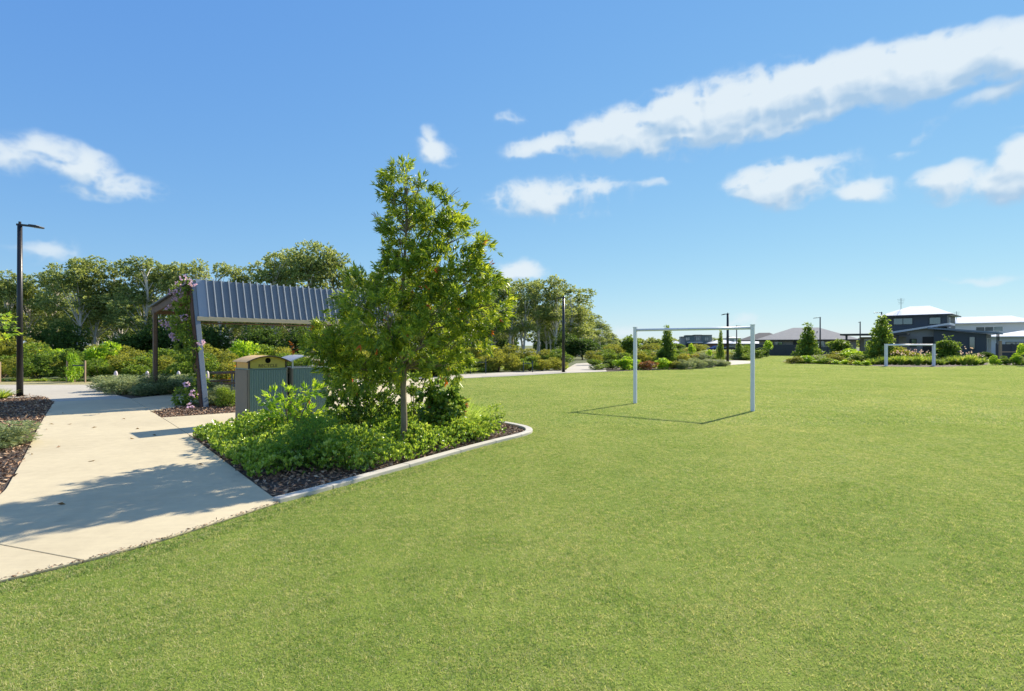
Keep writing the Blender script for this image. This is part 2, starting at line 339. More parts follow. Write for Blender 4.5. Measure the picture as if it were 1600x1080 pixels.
# ------------------------------------------------------------------ object helpers
def tag(o, label=None, cat=None, group=None, kind=None):
    if label: o['label'] = label
    if cat: o['category'] = cat
    if group: o['group'] = group
    if kind: o['kind'] = kind
    return o
def empty(name, loc=(0, 0, 0), rz=0, label=None, cat=None, group=None, kind=None):
    o = bpy.data.objects.new(name, None); col.objects.link(o); o.empty_display_size = .2
    o.location = loc; o.rotation_euler = (0, 0, rz); return tag(o, label, cat, group, kind)
def link(name, me, parent=None, loc=None, rz=None):
    o = bpy.data.objects.new(name, me); col.objects.link(o); o.parent = parent
    if loc is not None: o.location = loc
    if rz is not None: o.rotation_euler = (0, 0, rz)
    return o
class MB:
    """collects shapes, builds ONE mesh"""
    def __init__(s): s.v = []; s.f = []; s.n = 0
    def add(s, vs, fs):
        s.v += [tuple(v) for v in vs]; s.f += [tuple(i+s.n for i in f) for f in fs]; s.n += len(vs); return s
    def box(s, c, d, rz=0, M=None):
        x, y, z = [k/2 for k in d]
        vs = [Vector((i*x, j*y, k*z)) for k in (-1, 1) for j in (-1, 1) for i in (-1, 1)]
        T = Matrix.Translation(c) @ (Matrix.Rotation(rz, 4, 'Z') if M is None else M)
        return s.add([T @ v for v in vs], [(0, 2, 3, 1), (4, 5, 7, 6), (0, 1, 5, 4), (2, 6, 7, 3), (0, 4, 6, 2), (1, 3, 7, 5)])
    def bar(s, a, b, w, h, up=(0, 0, 1)):
        a, b = Vector(a), Vector(b); d = b-a; z = d.normalized(); x = Vector(up).cross(z)
        if x.length < 1e-4: x = Vector((1, 0, 0)).cross(z)
        x.normalize(); y = z.cross(x)
        M = Matrix((x, y, z)).transposed().to_4x4()
        return s.box((a+b)/2, (w, h, d.length), M=M)
    def tube(s, pts, rad, n=8, cap=True):
        pts = [Vector(p) for p in pts]
        if not hasattr(rad, '__len__'): rad = [rad]*len(pts)
        vs = []; fs = []
        for i, p in enumerate(pts):
            d = (pts[min(i+1, len(pts)-1)]-pts[max(i-1, 0)]).normalized()
            x = d.orthogonal().normalized() if abs(d.z) < .9 else Vector((0, 1, 0)).cross(d).normalized(); y = d.cross(x)
            for k in range(n):
                a = 2*math.pi*k/n; vs.append(p+(x*math.cos(a)+y*math.sin(a))*rad[i])
        for i in range(len(pts)-1):
            for k in range(n):
                fs.append((i*n+k, i*n+(k+1) % n, (i+1)*n+(k+1) % n, (i+1)*n+k))
        if cap: fs += [tuple(range(n))[::-1], tuple(range((len(pts)-1)*n, len(pts)*n))]
        return s.add(vs, fs)
    def prism(s, poly, z0, z1):
        n = len(poly); a = sum(poly[i][0]*poly[(i+1) % n][1]-poly[(i+1) % n][0]*poly[i][1] for i in range(n))
        if a < 0: poly = poly[::-1]
        vs = [(x, y, z0) for x, y in poly]+[(x, y, z1) for x, y in poly]
        return s.add(vs, [tuple(range(n))[::-1], tuple(range(n, 2*n))]+[(i, (i+1) % n, n+(i+1) % n, n+i) for i in range(n)])
    def mesh(s, name, mat, smooth=False, bevel=0):
        me = bpy.data.meshes.new(name); me.from_pydata(s.v, [], s.f)
        bm = bmesh.new(); bm.from_mesh(me)
        big = [f for f in bm.faces if len(f.verts) > 4]
        if big: bmesh.ops.triangulate(bm, faces=big)
        bmesh.ops.recalc_face_normals(bm, faces=bm.faces)
        if bevel: bmesh.ops.bevel(bm, geom=[e for e in bm.edges if e.calc_face_angle(0) > .5], offset=bevel, segments=2, affect='EDGES', profile=.5)
        bm.to_mesh(me); bm.free()
        me.materials.append(MATS[mat])
        if smooth: me.polygons.foreach_set('use_smooth', [True]*len(me.polygons))
        return me
    def build(s, name, mat, parent=None, smooth=False, bevel=0): return link(name, s.mesh(name, mat, smooth, bevel), parent)

class NB:
    """numpy buffer for foliage: triangles, a per-vertex random value, several materials"""
    def __init__(s): s.v = []; s.t = []; s.r = []; s.m = []; s.n = 0
    def tri(s, v, t, r, m=0):
        s.v.append(v); s.t.append(t+s.n); s.r.append(r); s.m.append(np.full(len(t), m, np.int32)); s.n += len(v)
    def leaves(s, c, d, L, Wd_, m=0, rnd=None, fold=.18, droop=.0, mid=.45):
        N = len(c); d = d/np.linalg.norm(d, axis=1, keepdims=True)
        L = np.broadcast_to(np.asarray(L, float), (N,)); Wd_ = np.broadcast_to(np.asarray(Wd_, float), (N,))
        rv = rng.normal(size=(N, 3)); sd_ = np.cross(d, rv); sd_ /= np.linalg.norm(sd_, axis=1, keepdims=True)
        nn = np.cross(d, sd_)
        md = c+d*(L*mid)[:, None]
        tip = c+d*L[:, None]; tip[:, 2] -= droop*L
        w = (Wd_*.5)[:, None]
        v = np.stack([c, md+sd_*w+nn*w*fold*2, tip, md-sd_*w+nn*w*fold*2], 1).reshape(-1, 3)
        i = np.arange(N)[:, None]*4
        t = np.concatenate([i+[0, 1, 2], i+[0, 2, 3]], 0)
        if rnd is None: rnd = rng.random(N)
        s.tri(v, t, np.repeat(rnd, 4), m)
    def blades(s, c, d, L, w, m=0, rnd=None, bend=.35, seg=3):
        """arching grass blades: tapered strips"""
        N = len(c); d = d/np.linalg.norm(d, axis=1, keepdims=True); L = np.broadcast_to(np.asarray(L, float), (N,))
        sd_ = np.cross(d, rng.normal(size=(N, 3))); sd_[:, 2] *= .3; sd_ /= np.linalg.norm(sd_, axis=1, keepdims=True)
        vs = []
        for k in range(seg+1):
            u = k/seg; p = c+d*(L*u)[:, None]; p[:, 2] -= bend*L*u*u
            h = d.copy(); h[:, 2] = 0; p += h*(bend*.5*L*u*u)[:, None]
            ww = w*.5*(1-u**1.6)+.0003
            vs += [p-sd_*ww, p+sd_*ww]
        v = np.stack(vs, 1).reshape(-1, 3); K = 2*(seg+1); i = np.arange(N)[:, None]*K; t = []
        for k in range(seg): t += [i+[2*k, 2*k+1, 2*k+3], i+[2*k, 2*k+3, 2*k+2]]
        if rnd is None: rnd = rng.random(N)
        s.tri(v, np.concatenate(t, 0), np.repeat(rnd, K), m)
    def tube(s, pts, rad, n=6, m=0):
        pts = [Vector(p) for p in pts]
        if not hasattr(rad, '__len__'): rad = [rad]*len(pts)
        vs = []; t = []
        for i, p in enumerate(pts):
            d = (pts[min(i+1, len(pts)-1)]-pts[max(i-1, 0)]).normalized(); x = Vector((.3, 1, .1)).cross(d).normalized(); y = d.cross(x)
            for k in range(n):
                a = 2*math.pi*k/n; vs.append(p+(x*math.cos(a)+y*math.sin(a))*rad[i])
        for i in range(len(pts)-1):
            for k in range(n):
                a, b, c, d_ = i*n+k, i*n+(k+1) % n, (i+1)*n+(k+1) % n, (i+1)*n+k; t += [(a, b, c), (a, c, d_)]
        s.tri(np.array([tuple(v) for v in vs]), np.array(t), np.full(len(vs), .5), m)
    def mesh(s, name, mats, smooth_mats=()):
        v = np.concatenate(s.v).astype(np.float32); t = np.concatenate(s.t).astype(np.int32); r = np.concatenate(s.r).astype(np.float32)
        me = bpy.data.meshes.new(name); me.vertices.add(len(v)); me.vertices.foreach_set('co', v.ravel())
        me.loops.add(t.size); me.loops.foreach_set('vertex_index', t.ravel())
        me.polygons.add(len(t)); me.polygons.foreach_set('loop_start', np.arange(0, t.size, 3, dtype=np.int32))
        me.polygons.foreach_set('loop_total', np.full(len(t), 3, np.int32))
        me.polygons.foreach_set('material_index', np.concatenate(s.m))
        at = me.attributes.new('rnd', 'FLOAT', 'POINT'); at.data.foreach_set('value', r)
        for k in mats: me.materials.append(MATS[k])
        me.update(calc_edges=True)
        return me
    def build(s, name, mats, parent=None): return link(name, s.mesh(name, mats), parent)
def unit(n):
    d = rng.normal(size=(n, 3)); return d/np.linalg.norm(d, axis=1, keepdims=True)
def inpoly(P, poly):
    x, y = P[:, 0], P[:, 1]; ins = np.zeros(len(P), bool); n = len(poly); j = n-1
    for i in range(n):
        xi, yi = poly[i]; xj, yj = poly[j]
        if yi != yj: ins ^= ((yi > y) != (yj > y)) & (x < (xj-xi)*(y-yi)/(yj-yi)+xi)
        j = i
    return ins
def edist(P, poly):
    d = np.full(len(P), 1e9); n = len(poly)
    for i in range(n):
        a = np.array(poly[i]); b = np.array(poly[(i+1) % n]); ab = b-a; L2 = max(ab@ab, 1e-9)
        t = np.clip(((P-a)@ab)/L2, 0, 1); d = np.minimum(d, np.linalg.norm(P-a-t[:, None]*ab, axis=1))
    return d
def ldist(P, line):
    d = np.full(len(P), 1e9)
    for a, b in zip(line[:-1], line[1:]):
        a = np.array(a); b = np.array(b); ab = b-a; t = np.clip(((P-a)@ab)/max(ab@ab, 1e-9), 0, 1); d = np.minimum(d, np.linalg.norm(P-a-t[:, None]*ab, axis=1))
    return d
def scatter(poly, n):
    a = np.array(poly); lo, hi = a.min(0), a.max(0); out = np.zeros((0, 2))
    while len(out) < n:
        p = lo+rng.random((n*2, 2))*(hi-lo); out = np.concatenate([out, p[inpoly(p, poly)]])
    return out[:n]
def inset(poly, d):
    n = len(poly); a = sum(poly[i][0]*poly[(i+1) % n][1]-poly[(i+1) % n][0]*poly[i][1] for i in range(n)); sg = 1 if a > 0 else -1
    out = []
    for i in range(n):
        p0, p1, p2 = Vector(poly[i-1]), Vector(poly[i]), Vector(poly[(i+1) % n])
        e1, e2 = (p1-p0).normalized(), (p2-p1).normalized()
        n1, n2 = Vector((-e1.y, e1.x))*sg, Vector((-e2.y, e2.x))*sg; b = n1+n2
        if b.length < 1e-3: out.append(tuple(p1)); continue
        b.normalize(); out.append(tuple(p1+b*(d/max(.35, b.dot(n1)))))
    return out
def smooth_line(pts, k=6):
    """Catmull-Rom through pts"""
    P = [Vector(p) for p in pts]; out = []
    for i in range(len(P)-1):
        p0, p1, p2, p3 = P[max(i-1, 0)], P[i], P[i+1], P[min(i+2, len(P)-1)]
        for j in range(k):
            t = j/k; out.append(tuple(.5*((2*p1)+(p2-p0)*t+(2*p0-5*p1+4*p2-p3)*t*t+(3*p1-p0-3*p2+p3)*t**3)))
    out.append(tuple(P[-1])); return out
def Gs(pts): return [G(*p) for p in pts]

# ------------------------------------------------------------------ THE GROUND
low_edge = smooth_line(Gs([(-500, 1020), (-200, 958), (0, 912), (200, 862), (330, 822), (437, 787)]), 8)     # path meets lawn
left_edge = smooth_line(Gs([(84, 629), (74, 645), (60, 668), (40, 710), (18, 750), (0, 775), (-60, 812), (-250, 880), (-500, 940)]), 5)
JL, JR = G(-260, 805), G(130, 880)
P_main = low_edge+Gs([(300, 684), (253, 654), (237, 644), (205, 624)])+[G(84, 629)]+left_edge[1:]
kerb_line = smooth_line(Gs([(437, 787), (520, 765), (640, 731), (720, 708), (775, 693), (815, 683), (831, 677), (829, 671), (812, 666), (783, 661), (740, 655), (700, 653)]), 6)
P_bedA = kerb_line+Gs([(600, 653), (511, 661), (388, 673), (300, 684)])
P_side1 = Gs([(300, 684), (388, 673), (511, 661), (600, 653), (652, 650), (668, 628), (640, 618), (540, 618), (430, 625), (372, 628), (370, 646), (253, 654)])
P_bedC = Gs([(237, 644), (253, 654), (370, 646), (372, 628), (345, 626), (300, 632), (262, 640)])
P_side2 = Gs([(205, 624), (237, 644), (262, 640), (300, 632), (345, 626), (372, 628), (430, 625), (420, 610), (340, 613), (275, 616)])
P_plaza = Gs([(430, 625), (540, 618), (640, 618), (668, 628), (690, 606), (712, 592), (640, 594), (500, 601), (400, 606), (340, 613), (420, 610)])
P_bedB = Gs([(158, 603.5), (150, 610), (205, 624), (275, 616), (340, 613), (400, 606), (395, 601.5)])
P_cross = Gs([(-500, 603), (-500, 617), (20, 617), (70, 621), (84, 629), (205, 624), (150, 610), (158, 603.5), (395, 601.5), (400, 606), (500, 601), (640, 594), (712, 592), (790, 588.5), (880, 583.5), (948, 581),
              (942, 566), (900, 568.5), (884, 577), (780, 583), (700, 587), (500, 596), (320, 600), (160, 602)])
P_leftbed = Gs([(84, 629), (70, 621), (20, 617), (-500, 617)])+[(-60, 20), (-30, 3)]+left_edge[1:][::-1]
P_wild = Gs([(-500, 603), (160, 602), (320, 600), (500, 596), (700, 587), (780, 583), (884, 577), (900, 568.5), (942, 566)])+[Wd(975, 90), Wd(1065, 180), Wd(1180, 420), Wd(1000, 1500), (-2000, 1300), (-2000, 50)]
P_strip = Gs([(-500, 603), (160, 602), (320, 600), (500, 596), (500, 592.5), (320, 595), (160, 597), (-500, 598)])
P_bedM = smooth_line(Gs([(918, 577), (930, 581), (1000, 579), (1060, 577), (1110, 574), (1138, 570)]), 4)+[Wd(1100, 64), Wd(1000, 70), Wd(930, 62)]
P_path2 = Gs([(1090, 561.5), (1178, 564.5), (1176, 568), (1138, 571), (1128, 568)])
P_bedR = smooth_line(Gs([(1222, 565.5), (1250, 568), (1300, 569.5), (1370, 572.5), (1450, 573.5), (1530, 571.5), (1545, 568)]), 4)+[Wd(1520, 72), Wd(1230, 74)]
P_bedR2 = [G(1550, 569), G(1600, 572), G(1720, 575), G(1720, 566), G(1550, 565)]
P_lot = [Wd(1175, 103), Wd(1250, 100), Wd(1330, 80), Wd(1545, 66), Wd(1750, 62), Wd(1750, 400), Wd(1175, 400)]

MB().add([(-2500, -300, 0), (2500, -300, 0), (2500, 4500, 0), (-2500, 4500, 0)], [(0, 1, 2, 3)]).build('ground', 'lawn')['kind'] = 'structure'
def sheet(name, poly, z, mat):
    m = MB(); n = len(poly); m.add([(x, y, z) for x, y in poly], [tuple(range(n))]); o = m.build(name, mat); o['kind'] = 'structure'; return o
sheet('forest_floor', P_wild, .008, 'forest_soil'); sheet('verge', P_strip, .014, 'dry_grass')
for nm, P in (('garden_bed', P_bedA), ('garden_bed', P_bedB), ('garden_bed', P_bedC), ('garden_bed', P_leftbed), ('garden_bed', P_bedM), ('garden_bed', P_bedR), ('garden_bed', P_bedR2)):
    sheet(nm, P, .005, 'mulch_soil')
sheet('house_lot', P_lot, .006, 'forest_soil')
# concrete path slabs, joints between them
path = empty('path', kind='structure')
def cut(poly, a, b):
    """split polygon by the infinite line ab -> (left part, right part)"""
    a, b = Vector(a), Vector(b); d = b-a; n = Vector((-d.y, d.x)); L, Rr = [], []
    N = len(poly)
    for i in range(N):
        p, q = Vector(poly[i]), Vector(poly[(i+1) % N]); sp, sq = (p-a).dot(n), (q-a).dot(n)
        (L if sp >= 0 else Rr).append(tuple(p))
        if sp*sq < 0: x = tuple(p+(q-p)*(sp/(sp-sq))); L.append(x); Rr.append(x)
    return L, Rr
def slab(poly, mat='path_concrete'):
    q = []
    for p in poly:
        if not q or math.dist(p, q[-1]) > .05: q.append(p)
    poly = q if math.dist(q[0], q[-1]) > .05 else q[:-1]
    MB().prism(inset(poly, .005), -.08, .022).build('slab', mat, path, bevel=.004)
A1, B1 = cut(P_main, JL, JR)
B0, A2 = cut(A1, G(-100, 715), G(470, 760)) if False else (A1, None)
for p in (A1, B1, P_side1, P_side2, P_plaza): slab(p)
slab(P_cross, 'pale_concrete'); slab(P_path2, 'pale_concrete')
sheet('joint_bed', P_main, .009, 'mulch_soil')
# kerb: cast concrete edging in lengths
kerb = empty('kerb', kind='structure')
kl = kerb_line; W_K = .13; step = 6
for i in range(0, len(kl)-1, step):
    seg = kl[i:min(i+step+1, len(kl))]
    if len(seg) < 2: continue
    out = []
    for j in range(len(seg)):
        k = i+j; a = Vector(kl[max(k-1, 0)]); b = Vector(kl[min(k+1, len(kl)-1)]); t = (b-a).normalized(); nrm = Vector((-t.y, t.x))
        out.append((Vector(kl[k]), nrm))
    if i > 0: out[0] = (out[0][0]+(out[1][0]-out[0][0]).normalized()*.004, out[0][1])
    poly = [tuple(p-n*.0) for p, n in out]+[tuple(p+n*W_K) for p, n in out[::-1]]
    MB().prism(poly, -.08, .048).build('kerb_length', 'kerb_concrete', kerb, bevel=.010)

# ------------------------------------------------------------------ LAWN GRASS (stuff, instanced patches)
NON = [P_main, P_bedA, P_side1, P_side2, P_plaza, P_bedC, P_bedB, P_cross, P_leftbed, P_wild, P_bedM, P_path2, P_bedR, P_bedR2, P_lot]
def patch(rad, dens, h, w, nseg, seed):
    nb = NB(); n = int(math.pi*rad*rad*dens); a = rng.random(n)*2*math.pi; r = rad*np.sqrt(rng.random(n))
    c = np.stack([r*np.cos(a), r*np.sin(a), np.zeros(n)-.004], 1)
    d = unit(n)*.75; d[:, 2] = .45+np.abs(d[:, 2])
    # tufts share a random value so colour varies in clumps
    cell = (np.floor(c[:, 0]/.05)*73+np.floor(c[:, 1]/.05)*37+seed).astype(int) % 101/101
    rnd = .5*rng.random(n)+.5*cell
    nb.blades(c, d, h*(.55+.75*rng.random(n)), w, 0, rnd, .35, nseg)
    return nb.mesh('grass_patch', ['grass_blade'])
def lawn_points(q0, q1, sp, lo, hi, xlim=1.2):
    """jittered grid in the lawn, at least lo and at most hi from the nearest edge"""
    Y0, Y1 = q0*.85, q1*.85; nx = int(Y1*xlim*2/sp); ny = int((Y1-Y0)/sp)
    gx, gy = np.meshgrid(np.arange(nx), np.arange(ny)); P = np.stack([gx.ravel()*sp-Y1*xlim, gy.ravel()*sp+Y0], 1)
    P = P+(rng.random(P.shape)-.5)*sp*.8
    P = P[np.abs(P[:, 0]) < P[:, 1]*xlim+2]
    keep = np.ones(len(P), bool); dm = np.full(len(P), 1e9)
    for poly in NON: keep &= ~inpoly(P, poly); dm = np.minimum(dm, edist(P, poly))
    return P[keep & (dm >= lo) & (dm < hi)]
def grass(name, pts, meshes, label, smin=.85, smax=1.15):
    me = bpy.data.meshes.new(name); n = len(pts); me.vertices.add(n)
    me.vertices.foreach_set('co', np.concatenate([pts, np.zeros((n, 1))], 1).astype(np.float32).ravel())
    for an, v in (('rot', rng.random(n)*6.283), ('scl', smin+(smax-smin)*rng.random(n))):
        at = me.attributes.new(an, 'FLOAT', 'POINT'); at.data.foreach_set('value', v.astype(np.float32))
    at = me.attributes.new('var', 'INT', 'POINT'); at.data.foreach_set('value', rng.integers(0, len(meshes), n).astype(np.int32))
    o = link(name, me); tag(o, label, 'grass', kind='stuff')
    ng = bpy.data.node_groups.new(name, 'GeometryNodeTree')
    ng.interface.new_socket('Geometry', in_out='INPUT', socket_type='NodeSocketGeometry'); ng.interface.new_socket('Geometry', in_out='OUTPUT', socket_type='NodeSocketGeometry')
    N = ng.nodes; i = N.new('NodeGroupInput'); ou = N.new('NodeGroupOutput'); jn = N.new('GeometryNodeJoinGeometry')
    for m in reversed(meshes):
        proto = bpy.data.objects.new('grass_patch', m)
        oi = N.new('GeometryNodeObjectInfo'); oi.inputs['Object'].default_value = proto; oi.inputs['As Instance'].default_value = True
        ng.links.new(oi.outputs['Geometry'], jn.inputs[0])
    ip = N.new('GeometryNodeInstanceOnPoints'); ip.inputs['Pick Instance'].default_value = True
    def attr(nm, dt):
        a = N.new('GeometryNodeInputNamedAttribute'); a.data_type = dt; a.inputs[0].default_value = nm; return [x for x in a.outputs if x.enabled][0]
    cb = N.new('ShaderNodeCombineXYZ'); ng.links.new(attr('rot', 'FLOAT'), cb.inputs[2])
    ng.links.new(i.outputs[0], ip.inputs['Points']); ng.links.new(jn.outputs[0], ip.inputs['Instance'])
    ng.links.new(attr('var', 'INT'), ip.inputs['Instance Index']); ng.links.new(cb.outputs[0], ip.inputs['Rotation'])
    ng.links.new(attr('scl', 'FLOAT'), ip.inputs['Scale']); ng.links.new(ip.outputs[0], ou.inputs[0])
    md = o.modifiers.new('scatter', 'NODES'); md.node_group = ng
    return o
near = [patch(.30, 9500, .027, .0036, 1, k) for k in range(5)]
edge = [patch(.07, 9000, .034, .0040, 2, k) for k in range(4)]
mid = [patch(.55, 3000, .036, .0085, 1, k) for k in range(4)]
far = [patch(1.5, 420, .05, .022, 1, k) for k in range(4)]
grass('lawn_grass', lawn_points(2.4, 13, .32, .22, 1e8), near, 'short mown green lawn with straw coloured flecks in the foreground')
grass('edge_grass', lawn_points(2.8, 22, .075, .035, .26), edge, 'thin fringe of grass along the path and kerb edges')
grass('middle_grass', lawn_points(12.6, 42, .62, .35, 1e8), mid, 'mown lawn around the near white goal')
grass('far_grass', lawn_points(40, 135, 1.7, .8, 1e8, 1.15), far, 'distant part of the lawn reaching the houses')

# ------------------------------------------------------------------ MULCH CHIPS
def chips(poly, n, name, label, zmax=.02, keep=None):
    P = scatter(poly, n)
    if keep is not None: P = P[keep(P)]; n = len(P)
    c = np.concatenate([P, .008+rng.random((n, 1))*zmax], 1); d = unit(n); d[:, 2] = np.abs(d[:, 2])*.25
    nb = NB(); nb.leaves(c, d, .03+.06*rng.random(n), .014+.022*rng.random(n), fold=.5, mid=.5)
    o = nb.build(name, ['bark_chip']); tag(o, label, 'mulch', kind='stuff')
chips(P_bedA, 9000, 'bark_mulch', 'brown bark chips under the leafy ground cover', keep=lambda P: ldist(P, kerb_line) > W_K+.02)
chips(P_bedC, 2500, 'bark_mulch', 'dark bark chips round the leaning shelter leg')
LB = Gs([(84, 629), (70, 621), (20, 617), (-160, 619)])+Gs([(-160, 800), (-60, 812), (0, 775), (18, 750), (40, 710), (60, 668), (74, 645)])
chips(LB, 13000, 'bark_mulch', 'brown bark chips left of the concrete path')

# dry clippings and bits of leaf where the lawn meets the concrete
n_ = 300; le = np.array(low_edge); ii = rng.integers(len(le)//3, len(le)-1, n_); tt_ = rng.random((n_, 1)); P_ = le[ii]*(1-tt_)+le[ii+1]*tt_
dv = le[ii+1]-le[ii]; nv = np.stack([-dv[:, 1], dv[:, 0]], 1)/np.linalg.norm(dv, axis=1, keepdims=True)
P_ = P_+nv*(np.abs(rng.normal(size=(n_, 1)))*.022); dq_ = unit(n_); dq_[:, 2] = np.abs(dq_[:, 2])*.2
nbl = NB(); nbl.leaves(np.concatenate([P_, np.full((n_, 1), .024)], 1), dq_, .012+.022*rng.random(n_), .005+.006*rng.random(n_), 0, rng.random(n_), .3)
tag(nbl.build('leaf_litter', ['bark_chip']), 'dry clippings and leaf bits along the lawn edge of the path', 'leaf litter', kind='stuff')
# ------------------------------------------------------------------ SHELTER
FL = Vector((*G(320, 637), 0)); RP = Vector((*G(242, 617), 0))
fdir = (RP-FL).normalized(); adir = Vector((-fdir.y, fdir.x, 0))*-1
if adir.x < 0: adir = -adir
sh_rot = math.atan2(adir.y, adir.x)          # local +x along the roof, local +y from front leg towards rear post
DP = (RP-FL).length; AP_S, AP_Z, RZ = 1.02, 3.28, 2.70; LEN = 6.0
sh = empty('shelter', FL, sh_rot, 'open picnic shelter with leaning legs and blue-grey standing seam roof edge', 'shelter')
lean = Vector((0, AP_S, AP_Z)); lu = lean.normalized(); ln = Vector((0, -lu.z, lu.y))   # outward normal of leaning face
if ln.y > 0: ln = -ln
for x in (0, LEN):
    leg = MB().bar(Vector((x-.035, .10, 0)), Vector((x-.035, .10, 0))+lean*.985, .20, .08, up=(1, 0, 0)).build('leg', 'timber_red', sh, bevel=.006)
    fl = MB().bar(Vector((x+.02, -.03, 0)), Vector((x+.02, -.03, 0))+lean*1.015, .12, .05, up=(0, 1, 0)).build('leg_flashing', 'steel_blue', leg, bevel=.004)
    rp = MB().box((x, DP, RZ/2), (.10, .14, RZ)).build('rear_post', 'timber_brown', sh, bevel=.006)
    MB().box((x+.056, DP, RZ/2-.05), (.012, .20, RZ-.1)).build('post_plate', 'black_metal', rp)
    MB().box((x, DP, .02), (.26, .26, .04)).build('base_plate', 'black_metal', rp)
    MB().bar((x, AP_S+.05, AP_Z-.12), (x, DP+.25, RZ+.02), .20, .07, up=(1, 0, 0)).build('rafter', 'timber_brown', sh, bevel=.005)
rf = MB(); nrib = 34
for k in range(nrib):
    x = -.1+k*(LEN+.2)/nrib; w = (LEN+.2)/nrib
    rf = MB().bar((x+w/2, AP_S+.02, AP_Z+.04), (x+w/2, DP+.40, RZ+.14),   .02, w-.004, up=(1, 0, 0)); rf.bar((x, AP_S+.02, AP_Z+.06), (x, DP+.40, RZ+.16), .04, .012, up=(1, 0, 0))
    rf.build('roof_sheet', 'roof_deck', sh)
for y in (AP_S+1.2, AP_S+2.5, DP-.1):
    z = AP_Z-.02+(RZ+.08-AP_Z)*(y-AP_S)/(DP-AP_S)-.10
    MB().box((LEN/2, y, z), (LEN, .06, .12)).build('purlin', 'timber_brown', sh)
# cladding on the leaning face, top 27 percent
t0, t1 = .715, 1.03
first = .30; npan = 30; pw = (LEN+.12-first)/npan
def clad(x0, w, name, mat, rib=True, off=.055):
    a = lean*t0+ln*off; b = lean*t1+ln*off
    m = MB().bar(Vector((x0+w/2, 0, 0))+a, Vector((x0+w/2, 0, 0))+b, w-.003, .018, up=(0, 1, 0))
    m2 = MB()
    a2 = lean*t0+ln*(off+.034); b2 = lean*(t1+.010)+ln*(off+.034)
    o = m.build(name, mat, sh)
    if rib: m2.bar(Vector((x0+w-.006, 0, 0))+a2, Vector((x0+w-.006, 0, 0))+b2, .020, .050, up=(0, 1, 0)).build('seam', 'seam_sunlit', o)
    return o
clad(.05, first-.05, 'end_flashing', 'flashing_blue', True, .068)
for k in range(npan): clad(first+k*pw, pw, 'cladding_panel', 'cladding_blue')
bm_ = lean*(t0-.012)+ln*.04
MB().bar(Vector((0, 0, 0))+bm_, Vector((LEN, 0, 0))+bm_, .10, .11).build('edge_beam', 'cream_metal', sh, bevel=.005)
for s_ in (1.6, 3.4, 5.2):
    MB().tube([(s_, DP-.1, 2.36), (s_, DP-.1, RZ)], .014, 6).build('hanger', 'black_metal', sh)
MB().tube([(.6, DP-.1, 2.37), (5.6, DP-.1, 2.37)], .022, 8).build('rail', 'timber_brown', sh)
# picnic table under it
tb = empty('picnic_table', (*Wd(395, 20.5), .022), sh_rot, 'long brown picnic table with bench seats under the shelter', 'table')
for k in range(4): MB().box((0, -.31+k*.205, .74), (2.3, .19, .045)).build('table_slat', 'timber_brown', tb, bevel=.005)
for sy in (-1, 1):
    bn = MB().box((0, sy*.72, .45), (2.3, .26, .045)).build('bench', 'timber_brown', tb, bevel=.005)
    for sx in (-.7, .7): MB().tube([(sx, sy*.72, .0), (sx, sy*.72, .43)], .03, 8).build('bench_leg', 'steel_blue', bn)
for sx in (-.62, -.54, .54, .62): MB().tube([(sx, 0, 0), (sx, 0, .72)], .028, 8).build('leg', 'steel_blue', tb)

# ------------------------------------------------------------------ BIN ENCLOSURES
def corrug(w, h, n, depth=.014):
    """upright corrugated sheet in local x,z; thin"""
    vs = []; fs = []; N = n*4
    for i in range(N+1):
        x = -w/2+w*i/N; y = -depth*(.5+.5*math.cos(2*math.pi*i/4+math.pi/4))
        y = -depth if (i % 4) in (0, 1) else 0
        vs += [(x, y, 0), (x, y, h)]
    for i in range(N): fs.append((2*i, 2*i+2, 2*i+3, 2*i+1))
    return vs, fs
def put(m, vs, fs, T): m.add([T @ Vector(v) for v in vs], fs)
brot = sh_rot
BF = Vector((*G(388, 668), .022)); bx, by = .76, .70; BH = 1.105
ax = Vector((math.cos(brot), math.sin(brot), 0)); ay = Vector((-ax.y, ax.x, 0))
def text_mesh(s, size, mat):
    cu = bpy.data.curves.new('lettering', 'FONT'); cu.body = s; cu.size = size; cu.extrude = .002; cu.align_x = 'CENTER'; cu.space_character = 1.05
    o = bpy.data.objects.new('tmp', cu); col.objects.link(o); dg = bpy.context.evaluated_depsgraph_get(); dg.update()
    me = bpy.data.meshes.new_from_object(o.evaluated_get(dg)); bpy.data.objects.remove(o); me.materials.clear(); me.materials.append(MATS[mat]); return me
def arch(x0, x1, z0, rise, y, n=14):
    return [(x0+(x1-x0)*i/n, y, z0+rise*(1-(2*i/n-1)**2)) for i in range(n+1)]
